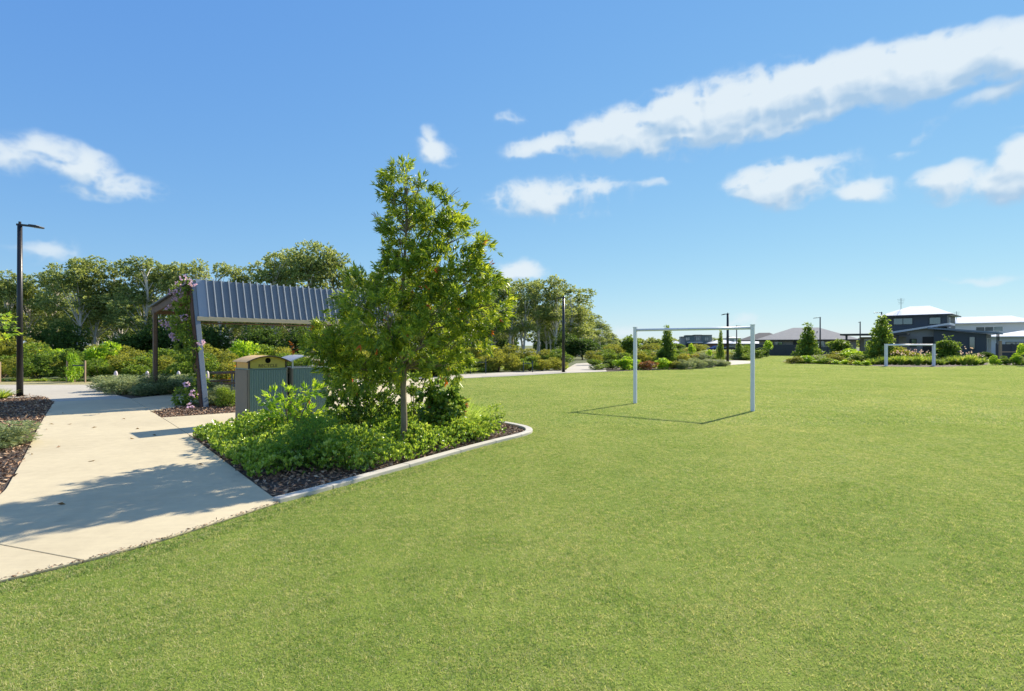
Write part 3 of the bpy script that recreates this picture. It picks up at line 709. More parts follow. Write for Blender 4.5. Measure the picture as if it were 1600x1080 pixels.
def bin_box(loc, closed, label):
    r = empty('bin_enclosure', loc, brot, label, 'bin', 'bin enclosures behind the garden bed')
    X1, Y1 = bx, by
    for nm, T, w, mat in (('front_panel', Matrix.Translation((X1/2, 0, .02)), X1-.05, 'bin_green'), ('rear_panel', Matrix.Translation((X1/2, Y1, .02)) @ Matrix.Rotation(math.pi, 4, 'Z'), X1-.05, 'bin_green'),
                          ('side_panel', Matrix.Translation((0, Y1/2, .02)) @ Matrix.Rotation(-math.pi/2, 4, 'Z'), Y1-.05, 'bin_bounce_taupe'),
                          ('side_panel', Matrix.Translation((X1, Y1/2, .02)) @ Matrix.Rotation(math.pi/2, 4, 'Z'), Y1-.05, 'bin_bounce_taupe')):
        m = MB(); vs, fs = corrug(w, BH-.03, 15 if 'side' not in nm else 12); put(m, vs, fs, T)
        o = m.build(nm, mat, r)
    for x in (.012, X1-.012):
        for y in (.012, Y1-.012): MB().box((x, y, BH/2), (.035, .035, BH)).build('corner_post', 'bin_bounce_taupe', r)
    lid = MB().box((X1/2, Y1/2, BH+.008), (X1+.02, Y1+.02, .02)).build('top_tray', 'hood_silver' if not closed else 'bin_green', r, bevel=.003)
    zb = BH+.018; hp = .135; rise = .105
    for x in (.02, X1-.02):
        for y in (.02, Y1-.02): MB().box((x, y, zb+hp/2), (.03, .03, hp)).build('hood_post', 'bin_dark' if closed else 'hood_silver', r)
    # arched roof
    n = 14; a = arch(-.05, X1+.05, zb+hp-.012, rise+.012, 0, n); vs = []; fs = []
    for (x, _, z) in a:
        for y in (-.04, Y1+.04): vs += [(x, y, z), (x, y, z+.012)]
    for i in range(n):
        b = 4*i; c = b+4; fs += [(b, b+2, c+2, c), (b+1, c+1, c+3, b+3), (b, c, c+1, b+1), (b+2, b+3, c+3, c+2)]
    fs += [(0, 1, 3, 2), (4*n, 4*n+2, 4*n+3, 4*n+1)]
    hood = MB().add(vs, fs).build('hood_roof', 'hood_tan' if closed else 'hood_silver', r)
    tr = MB()
    for i in range(n): p, q = a[i], a[i+1]; tr.bar((p[0], -.047, p[2]), (q[0], -.047, q[2]), .014, .028, up=(0, 1, 0))
    tr.build('hood_trim', 'bin_dark' if closed else 'hood_silver', hood)
    if closed:
        # sign panel with a round opening, built as a ring of faces
        cx, cz, rr = X1/2, zb+.155, .056; vs = []; fs = []; N = 48
        def edge_pt(t):
            dx, dz = math.cos(t), math.sin(t); best = 9
            for k in range(1, 400):
                s_ = k*.0012; x, z = cx+dx*s_, cz+dz*s_; top = zb+hp+rise*(1-(2*(x+.05)/(X1+.10)-1)**2)-.012
                if x < .035 or x > X1-.035 or z < zb or z > top: return (x, z)
            return (x, z)
        for i in range(N):
            t = 2*math.pi*i/N; ex = edge_pt(t); vs += [(cx+rr*math.cos(t), .012, cz+rr*math.sin(t)), (ex[0], .012, ex[1]), (cx+rr*math.cos(t), .09, cz+rr*math.sin(t))]
        for i in range(N):
            j = (i+1) % N; fs += [(3*i, 3*i+1, 3*j+1, 3*j)]
        sp = MB().add(vs, fs).build('sign_panel', 'bin_yellow', r)
        MB().add([vs[3*i] for i in range(N)]+[vs[3*i+2] for i in range(N)], [(i, (i+1) % N, N+(i+1) % N, N+i) for i in range(N)]+[tuple(N+i for i in range(N))]).build('round_opening', 'bin_black', sp)
        t = link('lettering', text_mesh('RECYCLE', .088, 'letter_brown'), sp); t.location = (cx, .008, zb+.022); t.rotation_euler = (math.pi/2, 0, 0)
        for x in (.012, X1-.012): MB().box((x, Y1/2, zb+hp/2-.004), (.008, Y1-.07, hp-.01)).build('hood_side', 'bin_orange', r)
        MB().box((X1/2, Y1-.012, zb+hp/2), (X1-.07, .008, hp)).build('hood_back', 'bin_yellow', r)
    return r
bin_box(BF, True, 'bin enclosure with closed arched yellow RECYCLE hood and corrugated green front')
bin_box(BF+ax*(bx+.10), False, 'bin enclosure under an open silver arched hood, partly hidden by the tree')
MB().box(BF+ax*(bx+.05)+ay*.35+Vector((0, 0, .5)), (.06, .5, 1.0), rz=brot).build('bin_gap_shade', 'bin_black').__setitem__('label', 'black sheet standing for the shade in the gap between the two bin enclosures')  # black sheet painted in for the shade between the enclosures
bpy.data.objects['bin_gap_shade']['category'] = 'shade'

# ------------------------------------------------------------------ GOALS
def goal(pl, pr, h, r_, label):
    a, b = Vector((*pl, 0)), Vector((*pr, 0)); c = (a+b)/2; d = b-a
    g_ = empty('goal', c, math.atan2(d.y, d.x), label, 'goal', 'football goals on the lawn'); w = d.length/2
    for s_ in (-1, 1):
        p = MB().box((s_*w, 0, h/2), (r_*2, r_*2, h)).build('post', 'goal_white', g_, bevel=.012)
        MB().box((s_*w, 0, h+.004), (r_*2+.012, r_*2+.012, .014)).build('cap', 'goal_white', p)
    MB().tube([(-w+r_*.9, 0, h-.075), (w-r_*.9, 0, h-.075)], r_*.82, 14).build('crossbar', 'goal_white', g_, smooth=True)
goal(G(992.5, 630.5), G(1176, 643), 2.10, .044, 'large white steel goal frame without net, nearest on the lawn')
goal(G(1384.5, 572.5), G(1459, 572), 1.72, .085, 'small white goal frame in front of the flowering bed')

# ------------------------------------------------------------------ LAMPS
def lamp(px, q, ztop, adir_x, armlen, rad, label, mat='black_metal', ylen=0):
    x, y = Wd(px, q); r = empty('street_lamp', (x, y, 0), 0, label, 'street lamp', 'lamps in the park')
    MB().tube([(0, 0, 0), (0, 0, ztop*.5), (0, 0, ztop)], [rad*1.15, rad, rad*.85], 12).build('pole', mat, r, smooth=True)
    MB().tube([(0, 0, 0), (0, 0, .03)], rad*2.2, 12).build('base_plate', mat, r)
    arm = MB().bar((-adir_x*rad*1.2, 0, ztop-.02), (adir_x*armlen*.45, 0, ztop-.06), .06 if rad < .12 else rad, .06).build('arm', mat, r)
    hd = MB(); p0 = Vector((adir_x*armlen*.4, 0, ztop-.06)); p1 = Vector((adir_x*armlen, 0, ztop-.115))
    hd.bar(p0, p1, .20, .05); hd.bar(p0+(p1-p0)*.1+Vector((0, 0, .03)), p0+(p1-p0)*.7+Vector((0, 0, .03)), .14, .04)
    l_ = hd.build('lamp_head', mat, r, bevel=.008)
    MB().bar(p0+(p1-p0)*.3-Vector((0, 0, .028)), p0+(p1-p0)*.95-Vector((0, 0, .028)), .15, .01).build('lens', 'lens_glass', l_)
    MB().tube([(0, 0, ztop), (0, 0, ztop+.07)], .035, 8).build('sensor', mat, r)
    return r
q1 = 1600/(621-540); lamp(31, q1, Zt(350, q1), 1, .68, .075, 'tall black street lamp standing in bark mulch left of the path')
sheet_l = MB().prism([(Wd(31, q1)[0]+.62*math.cos(a)*1.1, Wd(31, q1)[1]+.45*math.sin(a)) for a in np.linspace(0, 6.28, 18)[:-1]], -.05, .03).build('lamp_pad', 'pale_concrete')
tag(sheet_l, 'round concrete pad under the tall lamp beside the path', 'pad')
q2 = 1600/(582-540); lamp(880.5, q2, Zt(464, q2), -1, .45, .085, 'black lamp post beside the path in front of the forest edge')
q3 = 1600/(570-540); lamp(1137, q3, Zt(490, q3), -1, .50, .10, 'black lamp post behind the near goal at the bed end')
lamp(1151, 120, Zt(509, 120), 1, .9, .10, 'thin distant lamp post just left of the near goal right post')
lamp(1281.5, 85, Zt(496, 85), -1, .9, .085, 'lamp post rising in front of the grey hipped roof')
lamp(1344, 110, Zt(503, 110), -1, .3, .10, 'short distant lamp post above the porch roof')
lamp(1377.5, 92, Zt(488, 92), -1, 1.1, .09, 'lamp post behind the dark tree beside the two storey house')

# ------------------------------------------------------------------ BOLLARDS, STAKES
for k, x in enumerate((181, 230, 279, 324, 365)):
    q = 26.4; X_, Y_ = Wd(x, q)
    pr = [(0, .07), (.40, .07), (.47, .062), (.52, .045), (.55, .012)]
    o = MB().tube([(0, 0, z) for z, r_ in pr], [r_ for z, r_ in pr], 12).build('bollard', 'bollard_white', smooth=True)
    o.location = (X_, Y_, .0)
    tag(o, ['round topped white bollard beyond the grey bushes, furthest from the shelter', 'white bollard just left of the brown rear shelter post', 'white bollard between the rear shelter post and the flowering vine', 'white bollard right behind the leaning leg', 'white bollard beside the recycling bin, last on the right'][k], 'bollard', 'white bollards along the path')
def stakes(xs, q, h, label, mat='stake_wood'):
    X0 = Wd(xs[0], q); r = empty('tree_stakes', (*X0, 0), 0, label, 'stakes')
    xs_ = [Wd(x, q)[0]-X0[0] for x in xs]
    for x in xs_: MB().box((x, 0, h/2), (.05, .05, h)).build('stake', mat, r)
    MB().box((sum(xs_)/2, 0, h*.78), (abs(xs_[1]-xs_[0]), .02, .05)).build('tie', 'tie_dark', r)
stakes((105, 133), 27.5, .95, 'pair of wooden stakes with dark tie holding a sapling left of the path')
stakes((0, 18-40), 27.5, .9, 'wooden stake pair at the left edge before the bushes')
stakes((735, 759), 36, .85, 'pair of dark stakes with a tie in the reeds right of the tree', 'tie_dark')
stakes((818, 832), 38, .7, 'pair of small dark stakes in front of the yellowish bushes', 'tie_dark')

# ------------------------------------------------------------------ VEGETATION PROTOTYPES (unit height)
def crown_pts(blobs, n, shell=.45):
    """points in ellipsoids, weighted by surface; returns centres and outward directions"""
    w = np.array([(b[3]*b[4]*b[5])**(2/3) for b in blobs]); w = w/w.sum(); idx = rng.choice(len(blobs), n, p=w)
    B = np.array(blobs)[idx]; d = unit(n); r = (shell+(1-shell)*rng.random(n))**.6
    c = B[:, :3]+d*B[:, 3:]*r[:, None]
    return c, d
def sprays(nb, c, d, per, L, Wd_, spread=.9, twig=.0, m=0, droop=.2, grad=None):
    """per leaves round each twig point c, along a twig of length twig"""
    n = len(c); k = np.repeat(np.arange(n), per); tw = d[k]+unit(n*per)*spread
    off = rng.random(n*per)*twig
    cc = c[k]+d[k]*off[:, None]+unit(n*per)*twig*.12
    rnd = .55*rng.random(n)[k]+.45*rng.random(n*per)
    nb.leaves(cc, tw-np.array([0, 0, droop]), L*(.7+.6*rng.random(n*per)), Wd_*(.8+.4*rng.random(n*per)), m, rnd)
def rblobs(n, w, z0, z1, r, sq=.8):
    out = []
    for i in range(n):
        z = z0+(z1-z0)*random.random(); a = random.random()*6.28; k = math.sqrt(random.random())*w*(1-.45*abs((z-z0)/(z1-z0)-.4))
        rr = r*(.7+.6*random.random()); out.append((k*math.cos(a), k*math.sin(a), z, rr, rr, rr*sq))
    return out
def shrub_mesh(mat, n, L, Wd_, w=.42, blobs=9, per=7, stem='stem_bark', extra=None, br=.2):
    nb = NB(); bl = rblobs(blobs, w, .18, .82, br); c, d = crown_pts(bl, n, .3); d[:, 2] += .25
    sprays(nb, c, d, per, L, Wd_, .8, .05, 0, .0)
    for b in bl[:7]: nb.tube([(0, 0, 0), (b[0]*.5, b[1]*.5, b[2]*.5), b[:3]], [.018, .012, .005], 5, 1)
    mats = [mat, stem]
    if extra: c2, d2 = crown_pts(bl, extra[1], .9); sprays(nb, c2, d2, 5, L*1.1, Wd_*1.6, 1, .03, 2); mats.append(extra[0])
    return nb.mesh('shrub', mats)
def tuft_mesh(mat, n, w, spread=.5, bloom=None, bend=.4):
    nb = NB(); a = rng.random(n)*6.283; r = .12*np.sqrt(rng.random(n)); c = np.stack([r*np.cos(a), r*np.sin(a), np.zeros(n)], 1)
    t = spread*rng.random(n); d = np.stack([np.cos(a)*t, np.sin(a)*t, np.ones(n)], 1)
    nb.blades(c, d, .45+.75*rng.random(n), w, 0, None, bend, 4); mats = [mat]
    if bloom:
        k = 7; c2 = np.concatenate([(rng.random((k, 2))-.5)*.8, .75+.3*rng.random((k, 1))], 1); sprays(nb, c2, unit(k), 9, .08, .045, 1, .03, 1); mats.append(bloom)
    return nb.mesh('tuft', mats)
def tree_meshes(mat, H_blobs, n, L, Wd_, per=8, bark_='pale_bark', trunk_r=.013, limbs=8, lean_=.04, twig=.05, droop=.25, top=.85):
    """unit-height tree: returns (trunk mesh, crown mesh)"""
    nb = NB(); c, d = crown_pts(H_blobs, n, .25); sprays(nb, c, d, per, L, Wd_, .9, twig, 0, droop)
    tr = NB(); ph = random.random()*6; pts = [Vector((lean_*math.sin(ph+z*5)*z*1.2, lean_*math.cos(ph*1.7+z*4)*z*1.2, z)) for z in np.linspace(0, top, 9)]
    tr.tube(pts, [trunk_r*(1-.75*i/8) for i in range(9)], 8)
    for b in H_blobs:
        bz = b[2]; z0 = max(.08, bz*(.55+.38*random.random())); k = min(8, int(z0/top*8)); p0 = pts[k]
        mid_ = p0.lerp(Vector(b[:3]), .5)+Vector((0, 0, .03)); tr.tube([p0, mid_, Vector(b[:3])], [trunk_r*.30, trunk_r*.17, trunk_r*.07], 5)
    return tr.mesh('trunk', [bark_]), nb.mesh('crown', [mat])
SH = {
 'olive': [shrub_mesh('olive_leaf', 1500, .045, .018) for _ in range(3)],
 'green': [shrub_mesh('green_leaf', 1400, .05, .022) for _ in range(3)],
 'grey': [shrub_mesh('grey_leaf', 2400, .06, .014, .5, 14, 7, br=.24) for _ in range(3)],
 'lime': [shrub_mesh('lime_leaf', 900, .075, .03) for _ in range(2)],
 'dark': [shrub_mesh('dark_leaf', 1400, .05, .024, .4) for _ in range(2)],
 'red': [shrub_mesh('olive_leaf', 1000, .055, .025, extra=('red_leaf', 50))],
 'copper': [shrub_mesh('copper_leaf', 800, .06, .03)],
 'reed': [tuft_mesh('reed_blade', 300, .035, .8) for _ in range(3)],
 'lily': [tuft_mesh('reed_blade', 300, .06, .75, 'white_bloom') for _ in range(3)],
 'darkreed': [tuft_mesh('green_leaf', 260, .04, .8) for _ in range(3)],
}
CNT = {}
def shrub(kind, px, q, wpx, hpx_top, label, group, name='shrub', cat='shrub', base=0.0, depth=None):
    """wpx = width in photo pixels, hpx_top = photo row of its top"""
    k = CNT.get(kind, 0); CNT[kind] = k+1; me = SH[kind][k % len(SH[kind])]
    x, y = Wd(px, q); h = Zt(hpx_top, q)-base; w = wpx/1000*q
    o = link(name, me); o.location = (x, y, base); s_ = w if kind in ('reed', 'lily', 'darkreed') else w*1.05
    o.scale = (s_, depth or max(s_, h*.7), h); o.rotation_euler = (0, 0, random.choice((0, 0, math.pi))+random.uniform(-.5, .5))
    tag(o, label, cat, group); return o
LAND = [(-400, 'left of the tall lamp'), (40, 'between tall lamp and stakes'), (140, 'between stakes and shelter'), (243, 'behind the shelter'), (370, 'behind the bins'), (520, 'behind the young tree'),
        (690, 'right of the young tree'), (790, 'left of the second lamp'), (880, 'right of the second lamp')]
ORD = ['first', 'second', 'third', 'fourth', 'fifth', 'sixth', 'seventh', 'eighth', 'ninth', 'tenth', 'eleventh', 'twelfth', 'thirteenth', 'fourteenth', 'fifteenth', 'sixteenth', 'seventeenth', 'eighteenth', 'nineteenth', 'twentieth']
seen = {}
def where(px):
    s_ = [t for x, t in LAND if px >= x][-1]; return s_
def place_label(what, px):
    w_ = where(px); k = (what, w_); seen[k] = seen.get(k, 0)+1; return f'{what} {w_}, {ORD[min(seen[k]-1, 19)]} from left'
# ------------------------------------------------------------------ THE FOREST
def euc_blobs(k):
    out = []
    for i in range(25+k % 4):
        z = .34+.60*random.random()**.8; a = random.random()*6.28; w = (.03+.17*random.random())*(1.2-.6*z)*1.15; r = .030+.040*random.random()
        out.append((w*math.cos(a), w*math.sin(a), z, r*1.35, r*1.35, r*.8))
    out.append((0.01, 0, .95, .07, .07, .05)); return out
FT = [tree_meshes('forest_leaf', euc_blobs(k), 2000, .015, .0085, 8, 'pale_bark', .015, top=.9, twig=.016, lean_=.05) for k in range(6)]
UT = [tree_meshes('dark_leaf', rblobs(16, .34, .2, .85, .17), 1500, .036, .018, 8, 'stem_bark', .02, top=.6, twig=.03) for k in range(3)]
def ftree(px, q, h, protos, label, group, sx=1.0, name='forest_tree'):
    tm, cm = protos[random.randrange(len(protos))]; x, y = Wd(px, q)
    r = empty(name, (x, y, 0), random.random()*6.28, label, 'tree', group)
    for nm, me in (('trunk', tm), ('crown', cm)): o = link(nm, me, r); o.scale = (h*sx, h*sx, h)
    return r
front = [(-120, 425, 62), (-75, 430, 64), (-30, 428, 62), (8, 425, 60), (42, 432, 63), (84, 416, 62), (120, 406, 60), (150, 403, 62), (186, 412, 63), (222, 402, 60), (240, 410, 64), (278, 412, 62), (312, 408, 63), (345, 412, 62), (382, 420, 64),
         (432, 398, 62), (455, 392, 66), (480, 380, 63), (515, 392, 64), (548, 420, 66), (590, 425, 68), (640, 430, 72), (690, 432, 74), (735, 430, 76), (768, 440, 76), (796, 437, 78), (818, 436, 80), (842, 438, 82), (868, 432, 82),
         (888, 446, 90), (900, 470, 104), (912, 482, 120), (925, 490, 136), (938, 500, 156), (947, 510, 190), (955, 520, 260)]
for px, ty, q in front:
    ftree(px, q, Zt(ty, q)*1.01, FT, place_label('tall pale-trunked forest tree', px), 'front row of the forest', random.uniform(.95, 1.3)*(1 if q < 85 else 1.35))
random.seed(31)
for row, (dq, hh) in enumerate(((9, 8.2), (19, 8.8), (31, 9.4))):
    px = -130+row*9
    while px < 905-row*3:
        q = (62 if px < 560 else 62+(px-560)*.06)+dq+random.uniform(-2, 2)
        gap = 395 < px < 425 or (540 < px < 600 and row < 2)
        ftree(px, q, (hh-(1.2 if gap else 0))*random.uniform(.86, 1.06)*(.93 if px > 560 else 1), FT, 'olive crowned tree deep in the forest, mostly hidden by the front row', 'inner forest trees', random.uniform(1.1, 1.5))
        px += random.uniform(38, 54)
for px, q, ty in ((-60, 54, 492), (-10, 55, 500), (62, 56, 505), (98, 55, 498), (205, 55, 510), (240, 56, 500), (270, 56, 495), (300, 55, 505), (340, 55, 505), (410, 55, 500), (470, 57, 505),
                  (520, 58, 500), (570, 60, 500), (620, 60, 515), (680, 62, 515), (735, 64, 518), (880, 78, 515)):
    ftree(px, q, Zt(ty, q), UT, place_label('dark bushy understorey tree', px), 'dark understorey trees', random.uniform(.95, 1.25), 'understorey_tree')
def treeline(name, pts, hts, n, L, label, mat='forest_leaf', depth=8., dens_=1.0):
    nb = NB(); blobs = []
    for (x0, y0), (x1, y1), h0, h1 in zip(pts[:-1], pts[1:], hts[:-1], hts[1:]):
        Ls = math.hypot(x1-x0, y1-y0); k = max(2, int(Ls/dens_))
        for i in range(k):
            t = random.random(); h = (h0+(h1-h0)*t)*random.uniform(.7, 1.0); rr = h*random.uniform(.16, .28)
            blobs.append((x0+(x1-x0)*t+random.uniform(-1, 1), y0+(y1-y0)*t+random.random()*depth, max(rr*.6, random.uniform(.0, 1)**.8*(h-rr)), rr, rr, rr*.9))
    c, d = crown_pts(blobs, n, .3); sprays(nb, c, d, 6, L, L*.6, .9, L)
    return tag(nb.build(name, [mat]), label, 'forest', kind='stuff')
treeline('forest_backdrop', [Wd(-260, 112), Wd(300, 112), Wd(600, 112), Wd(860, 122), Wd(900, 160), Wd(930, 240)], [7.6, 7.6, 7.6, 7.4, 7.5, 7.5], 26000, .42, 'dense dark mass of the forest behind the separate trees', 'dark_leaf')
treeline('far_treeline', [Wd(900, 800), Wd(960, 640), Wd(1090, 620), Wd(1250, 640), Wd(1400, 640), Wd(1700, 600)], [11.5, 11, 11, 10.5, 10.5, 10], 30000, 1.3, 'low far treeline on the horizon behind the distant houses', depth=60, dens_=1.6)
# ------------------------------------------------------------------ SHRUB BELT in front of the forest
random.seed(5)
belt = []
px = -60
while px < 700:
    belt.append((px, random.uniform(29.5, 31.5) if px < 560 else random.uniform(32, 34), random.uniform(42, 62), random.uniform(547, 560), 'A')); px += random.uniform(24, 36)
px = -70
while px < 720:
    belt.append((px, random.uniform(33.5, 36), random.uniform(50, 75), random.uniform(531, 546)-(14 if px < 60 else 0), 'B')); px += random.uniform(26, 38)
px = 700
while px < 880:
    belt.append((px, random.uniform(38, 42), random.uniform(36, 52), random.uniform(548, 560), 'C')); px += random.uniform(18, 28)
px = 690
while px < 885:
    belt.append((px, random.uniform(46, 52), random.uniform(40, 56), random.uniform(530, 545), 'D')); px += random.uniform(20, 30)
for px, q, w, ty, row in belt:
    kind = random.choice(['olive', 'olive', 'green', 'olive', 'green', 'lime' if row == 'B' else 'olive'])
    nm = {'olive': 'rounded yellow-olive bush', 'green': 'fresh green bush', 'lime': 'bright lime-tipped bush'}[kind]
    shrub(kind, px, q, w, ty, place_label(f'{nm} {"low in front" if row in "AC" else "higher behind"}', px), 'bushes along the forest edge')
for px, q, w, ty, kind, lb in ((345, 24.5, 46, 566, 'red', 'yellow-green bush with orange leaf tips behind the leaning leg'),
                          (117, 27.8, 16, 553, 'lime', 'young lime sapling tied between two wooden stakes')):
    shrub(kind, px, q, w, ty, lb, None)
random.seed(9)
k = 0
for px in np.arange(-20, 175, 13):
    shrub('reed', float(px)+random.uniform(-3, 3), 28.4, 15, 588+random.uniform(-2, 2), place_label('low strappy clump below bushes', px), 'strappy clumps below the bushes', 'strappy_plant', 'plant')
for px in np.arange(520, 882, 10):
    q = 1600/(np.interp(px, [520, 700, 880], [594, 585, 574])-540)
    shrub(random.choice(['reed', 'reed', 'lily']), float(px)+random.uniform(-3, 3), q, 15, np.interp(px, [520, 700, 880], [580, 572, 566])+random.uniform(-3, 3), place_label('strappy clump edging the path', px), 'strappy clumps beyond the path', 'strappy_plant', 'plant')
for px in np.arange(700, 890, 13):
    shrub('reed', float(px), 42, 16, 563+random.uniform(-3, 3), place_label('strappy clump in second row', px), 'strappy clumps beyond the path', 'strappy_plant', 'plant')
# grey-green bushes in bed B
for i, (px, q, w, ty) in enumerate(((176, 22.4, 46, 587), (200, 21.3, 52, 588), (228, 20.7, 56, 587), (262, 21.2, 60, 584), (296, 21.0, 56, 588), (330, 22.5, 50, 590), (215, 24, 60, 586), (285, 24, 66, 584), (340, 25, 50, 590))):
    shrub('grey', px, q, w, ty, ['silvery grey-green bush at the corner where the two paths meet', 'silvery bush second from the path corner', 'silvery bush just left of the rear shelter post', 'silvery bush just right of the rear shelter post', 'silvery bush behind the flowering vine', 'silvery bush left of the picnic table',
          'silvery bush in the back row, left of the rear post', 'silvery bush in the back row, right of the rear post', 'silvery bush in the back row near the picnic table'][i], 'silvery bushes beside the shelter')
for i, (px, q, w, ty) in enumerate(((336, 17.0, 34, 604), (354, 16.6, 36, 603), (345, 18, 44, 602), (372, 17.6, 34, 604))):
    shrub('grey' if i != 1 else 'green', px, q, w, ty, ['low speckled bush at the foot of the leaning leg', 'low bush touching the recycling bin', 'low bush between leaning leg and picnic bench', 'low bush behind the recycling bin'][i], 'low bushes beside the leaning leg')
# left bed
shrub('grey', -12, 9.9, 92, 662, 'silvery bush in bark mulch at the left edge of the frame', None)
shrub('grey', -90, 9.4, 120, 662, 'silvery bush mostly outside the left edge of the frame', None)
shrub('reed', 2, 19.0, 34, 598, 'yellow-green grass clump behind the lamp at the left edge', None, 'grass_clump', 'plant')
shrub('reed', -30, 19.5, 50, 594, 'taller yellow-green grass clump cut by the left edge', None, 'grass_clump', 'plant')

# ------------------------------------------------------------------ THE YOUNG TREE
TQ = 9.8; TX, TY = Wd(631, TQ)
def tb_(px, py, rx, rz, dy=0, ry=None): s_ = TQ/1000; return ((px-631)*s_, dy, Zt(py, TQ), rx*s_, (ry or rx)*s_, rz*s_)
TB = [tb_(630, 276, 26, 20), tb_(630, 305, 32, 30), tb_(652, 298, 22, 22), tb_(612, 312, 16, 20), tb_(672, 345, 40, 30), tb_(642, 335, 46, 30), tb_(704, 305, 22, 20), tb_(697, 335, 32, 28), tb_(598, 345, 24, 18), tb_(588, 338, 12, 10), tb_(624, 370, 26, 26), tb_(622, 400, 18, 20), tb_(655, 375, 55, 34), tb_(712, 372, 42, 30),
      tb_(742, 405, 26, 32), tb_(700, 415, 60, 36, -.1), tb_(640, 420, 50, 30), tb_(756, 428, 22, 20), tb_(730, 440, 40, 30), tb_(578, 452, 40, 24, -.2), tb_(640, 450, 66, 42, -.3), tb_(560, 470, 40, 30), tb_(720, 455, 56, 36),
      tb_(765, 480, 32, 28), tb_(605, 490, 66, 40, .2), tb_(690, 490, 70, 42, -.2), tb_(550, 510, 44, 34, .1), tb_(740, 505, 46, 36), tb_(515, 535, 38, 30), tb_(590, 535, 54, 36, -.3), tb_(660, 530, 60, 36, .4), tb_(715, 540, 46, 30),
      tb_(494, 544, 30, 18), tb_(540, 562, 44, 28), tb_(520, 548, 40, 24, -.2), tb_(480, 548, 18, 12, -.1), tb_(570, 575, 40, 28, -.3), tb_(610, 570, 46, 28, .1), tb_(690, 570, 40, 26), tb_(560, 590, 28, 18), tb_(645, 475, 55, 45, .7), tb_(620, 500, 60, 45, -.8), tb_(660, 540, 46, 34, -.7)]
tree = empty('young_tree', (TX, TY, 0), 0, 'leafy young tree with narrow pointed crown and some red leaves in the ground cover', 'tree')
tr = NB()
tp = [(0, 0, -.05), (.005, 0, .5), (-.01, .01, 1.0), (.03, 0, 1.5), (.0, -.03, 1.95), (-.02, .02, 2.5), (.02, 0, 3.1), (.05, .02, 3.6), (0, 0, 4.1)]
tr.tube(tp, [.052, .046, .043, .039, .034, .027, .02, .014, .006], 12)
for b in TB:
    z0 = max(1.15, b[2]-.45-.45*abs(b[0])*random.random()); k = min(len(tp)-2, max(1, int(z0/.5))); p0 = Vector(tp[k]).lerp(Vector(tp[k+1]), .5); p0.z = min(p0.z, b[2]-.05); e = Vector(b[:3])
    m_ = p0.lerp(e, .5)+Vector((random.uniform(-.05, .05), random.uniform(-.05, .05), -.06)); tr.tube([p0, p0.lerp(m_, .5)+Vector((0, 0, .02)), m_, e], [.017, .013, .010, .004], 6)
    for _ in range(5):
        dd_ = Vector(unit(1)[0]); dd_.z = abs(dd_.z); s1 = e+Vector((dd_.x*b[3], dd_.y*b[4], dd_.z*b[5]))*.85; tr.tube([m_.lerp(e, .6), e.lerp(s1, .5), s1], [.006, .004, .002], 4)
tr.build('trunk', ['grey_bark'], tree)
cr = NB(); cc0, dd0 = crown_pts(TB, 800, .40)
c = np.repeat(cc0, 7, 0); d = np.repeat(dd0, 7, 0)+unit(800*7)*.6; c = c+unit(800*7)*(.11*rng.random(800*7)**.5)[:, None]; d[:, 2] += .15
# ragged outline: leave gaps
keep = (np.sin(c[:, 0]*7.3+1)*np.sin(c[:, 2]*8.1)*np.sin(c[:, 1]*6.7+2)) < np.where(c[:, 2] < 2.75, .46, .34)
c, d = c[keep], d[keep]
sprays(cr, c, d, 10, .095, .020, .8, .07, 0, .22)
c2, d2 = crown_pts(TB[14:], 46, .95); sprays(cr, c2, d2, 4, .085, .022, .6, .04, 1, .6)
cr.build('crown', ['main_leaf', 'red_leaf'], tree)
print('tree leaves', len(c)*13)

# ------------------------------------------------------------------ GROUND COVER in bed A
bedP = inset(P_bedA, .01)
def cover_h(P): return .25+.10*np.sin(P[:, 0]*2.1+1)*np.sin(P[:, 1]*1.9)+.07*np.sin(P[:, 0]*6+P[:, 1]*5)+.05*rng.random(len(P))+.04*np.sin(P[:, 1]*9.3-P[:, 0]*4)
n = 14000; P = scatter(bedP, n); ed = edist(P, P_bedA)
wob = -.05+.05*np.sin(P[:, 0]*5.1)+.05*np.sin(P[:, 1]*6.3+2)
# leave bare mulch near the path corner and along the kerb tip
corner = np.array(G(470, 772)); tipp = np.array(G(812, 674))
kp = (ed > wob) & (ldist(P, kerb_line) > .17) & (np.linalg.norm(P-corner, axis=1) > .85) & (np.linalg.norm(P-tipp, axis=1) > .75)
P = P[kp]; ed = ed[kp]; n = len(P)
h = np.clip(cover_h(P), .08, .5)*np.clip((ed+.12)/.4, .45, 1)
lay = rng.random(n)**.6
c = np.concatenate([P, (h*lay)[:, None]+.01], 1)
nb = NB(); per = 7; ix = np.repeat(np.arange(n), per); a = rng.random(n*per)*6.283; t = .25+.6*rng.random(n*per)
d = np.stack([np.cos(a)*t, np.sin(a)*t, .9+.5*rng.random(n*per)], 1)+unit(n)[ix]*.5
rnd = np.clip(.5*rng.random(n)[ix]+.3*rng.random(n*per)+.2*lay[ix], 0, 1)  # lower leaves coloured darker, standing in for self-shadow
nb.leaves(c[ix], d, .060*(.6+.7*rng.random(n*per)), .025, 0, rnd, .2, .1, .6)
o = nb.build('ground_cover', ['cover_leaf']); tag(o, 'glossy bright green ground cover filling the kerbed bed', 'ground cover', kind='stuff')
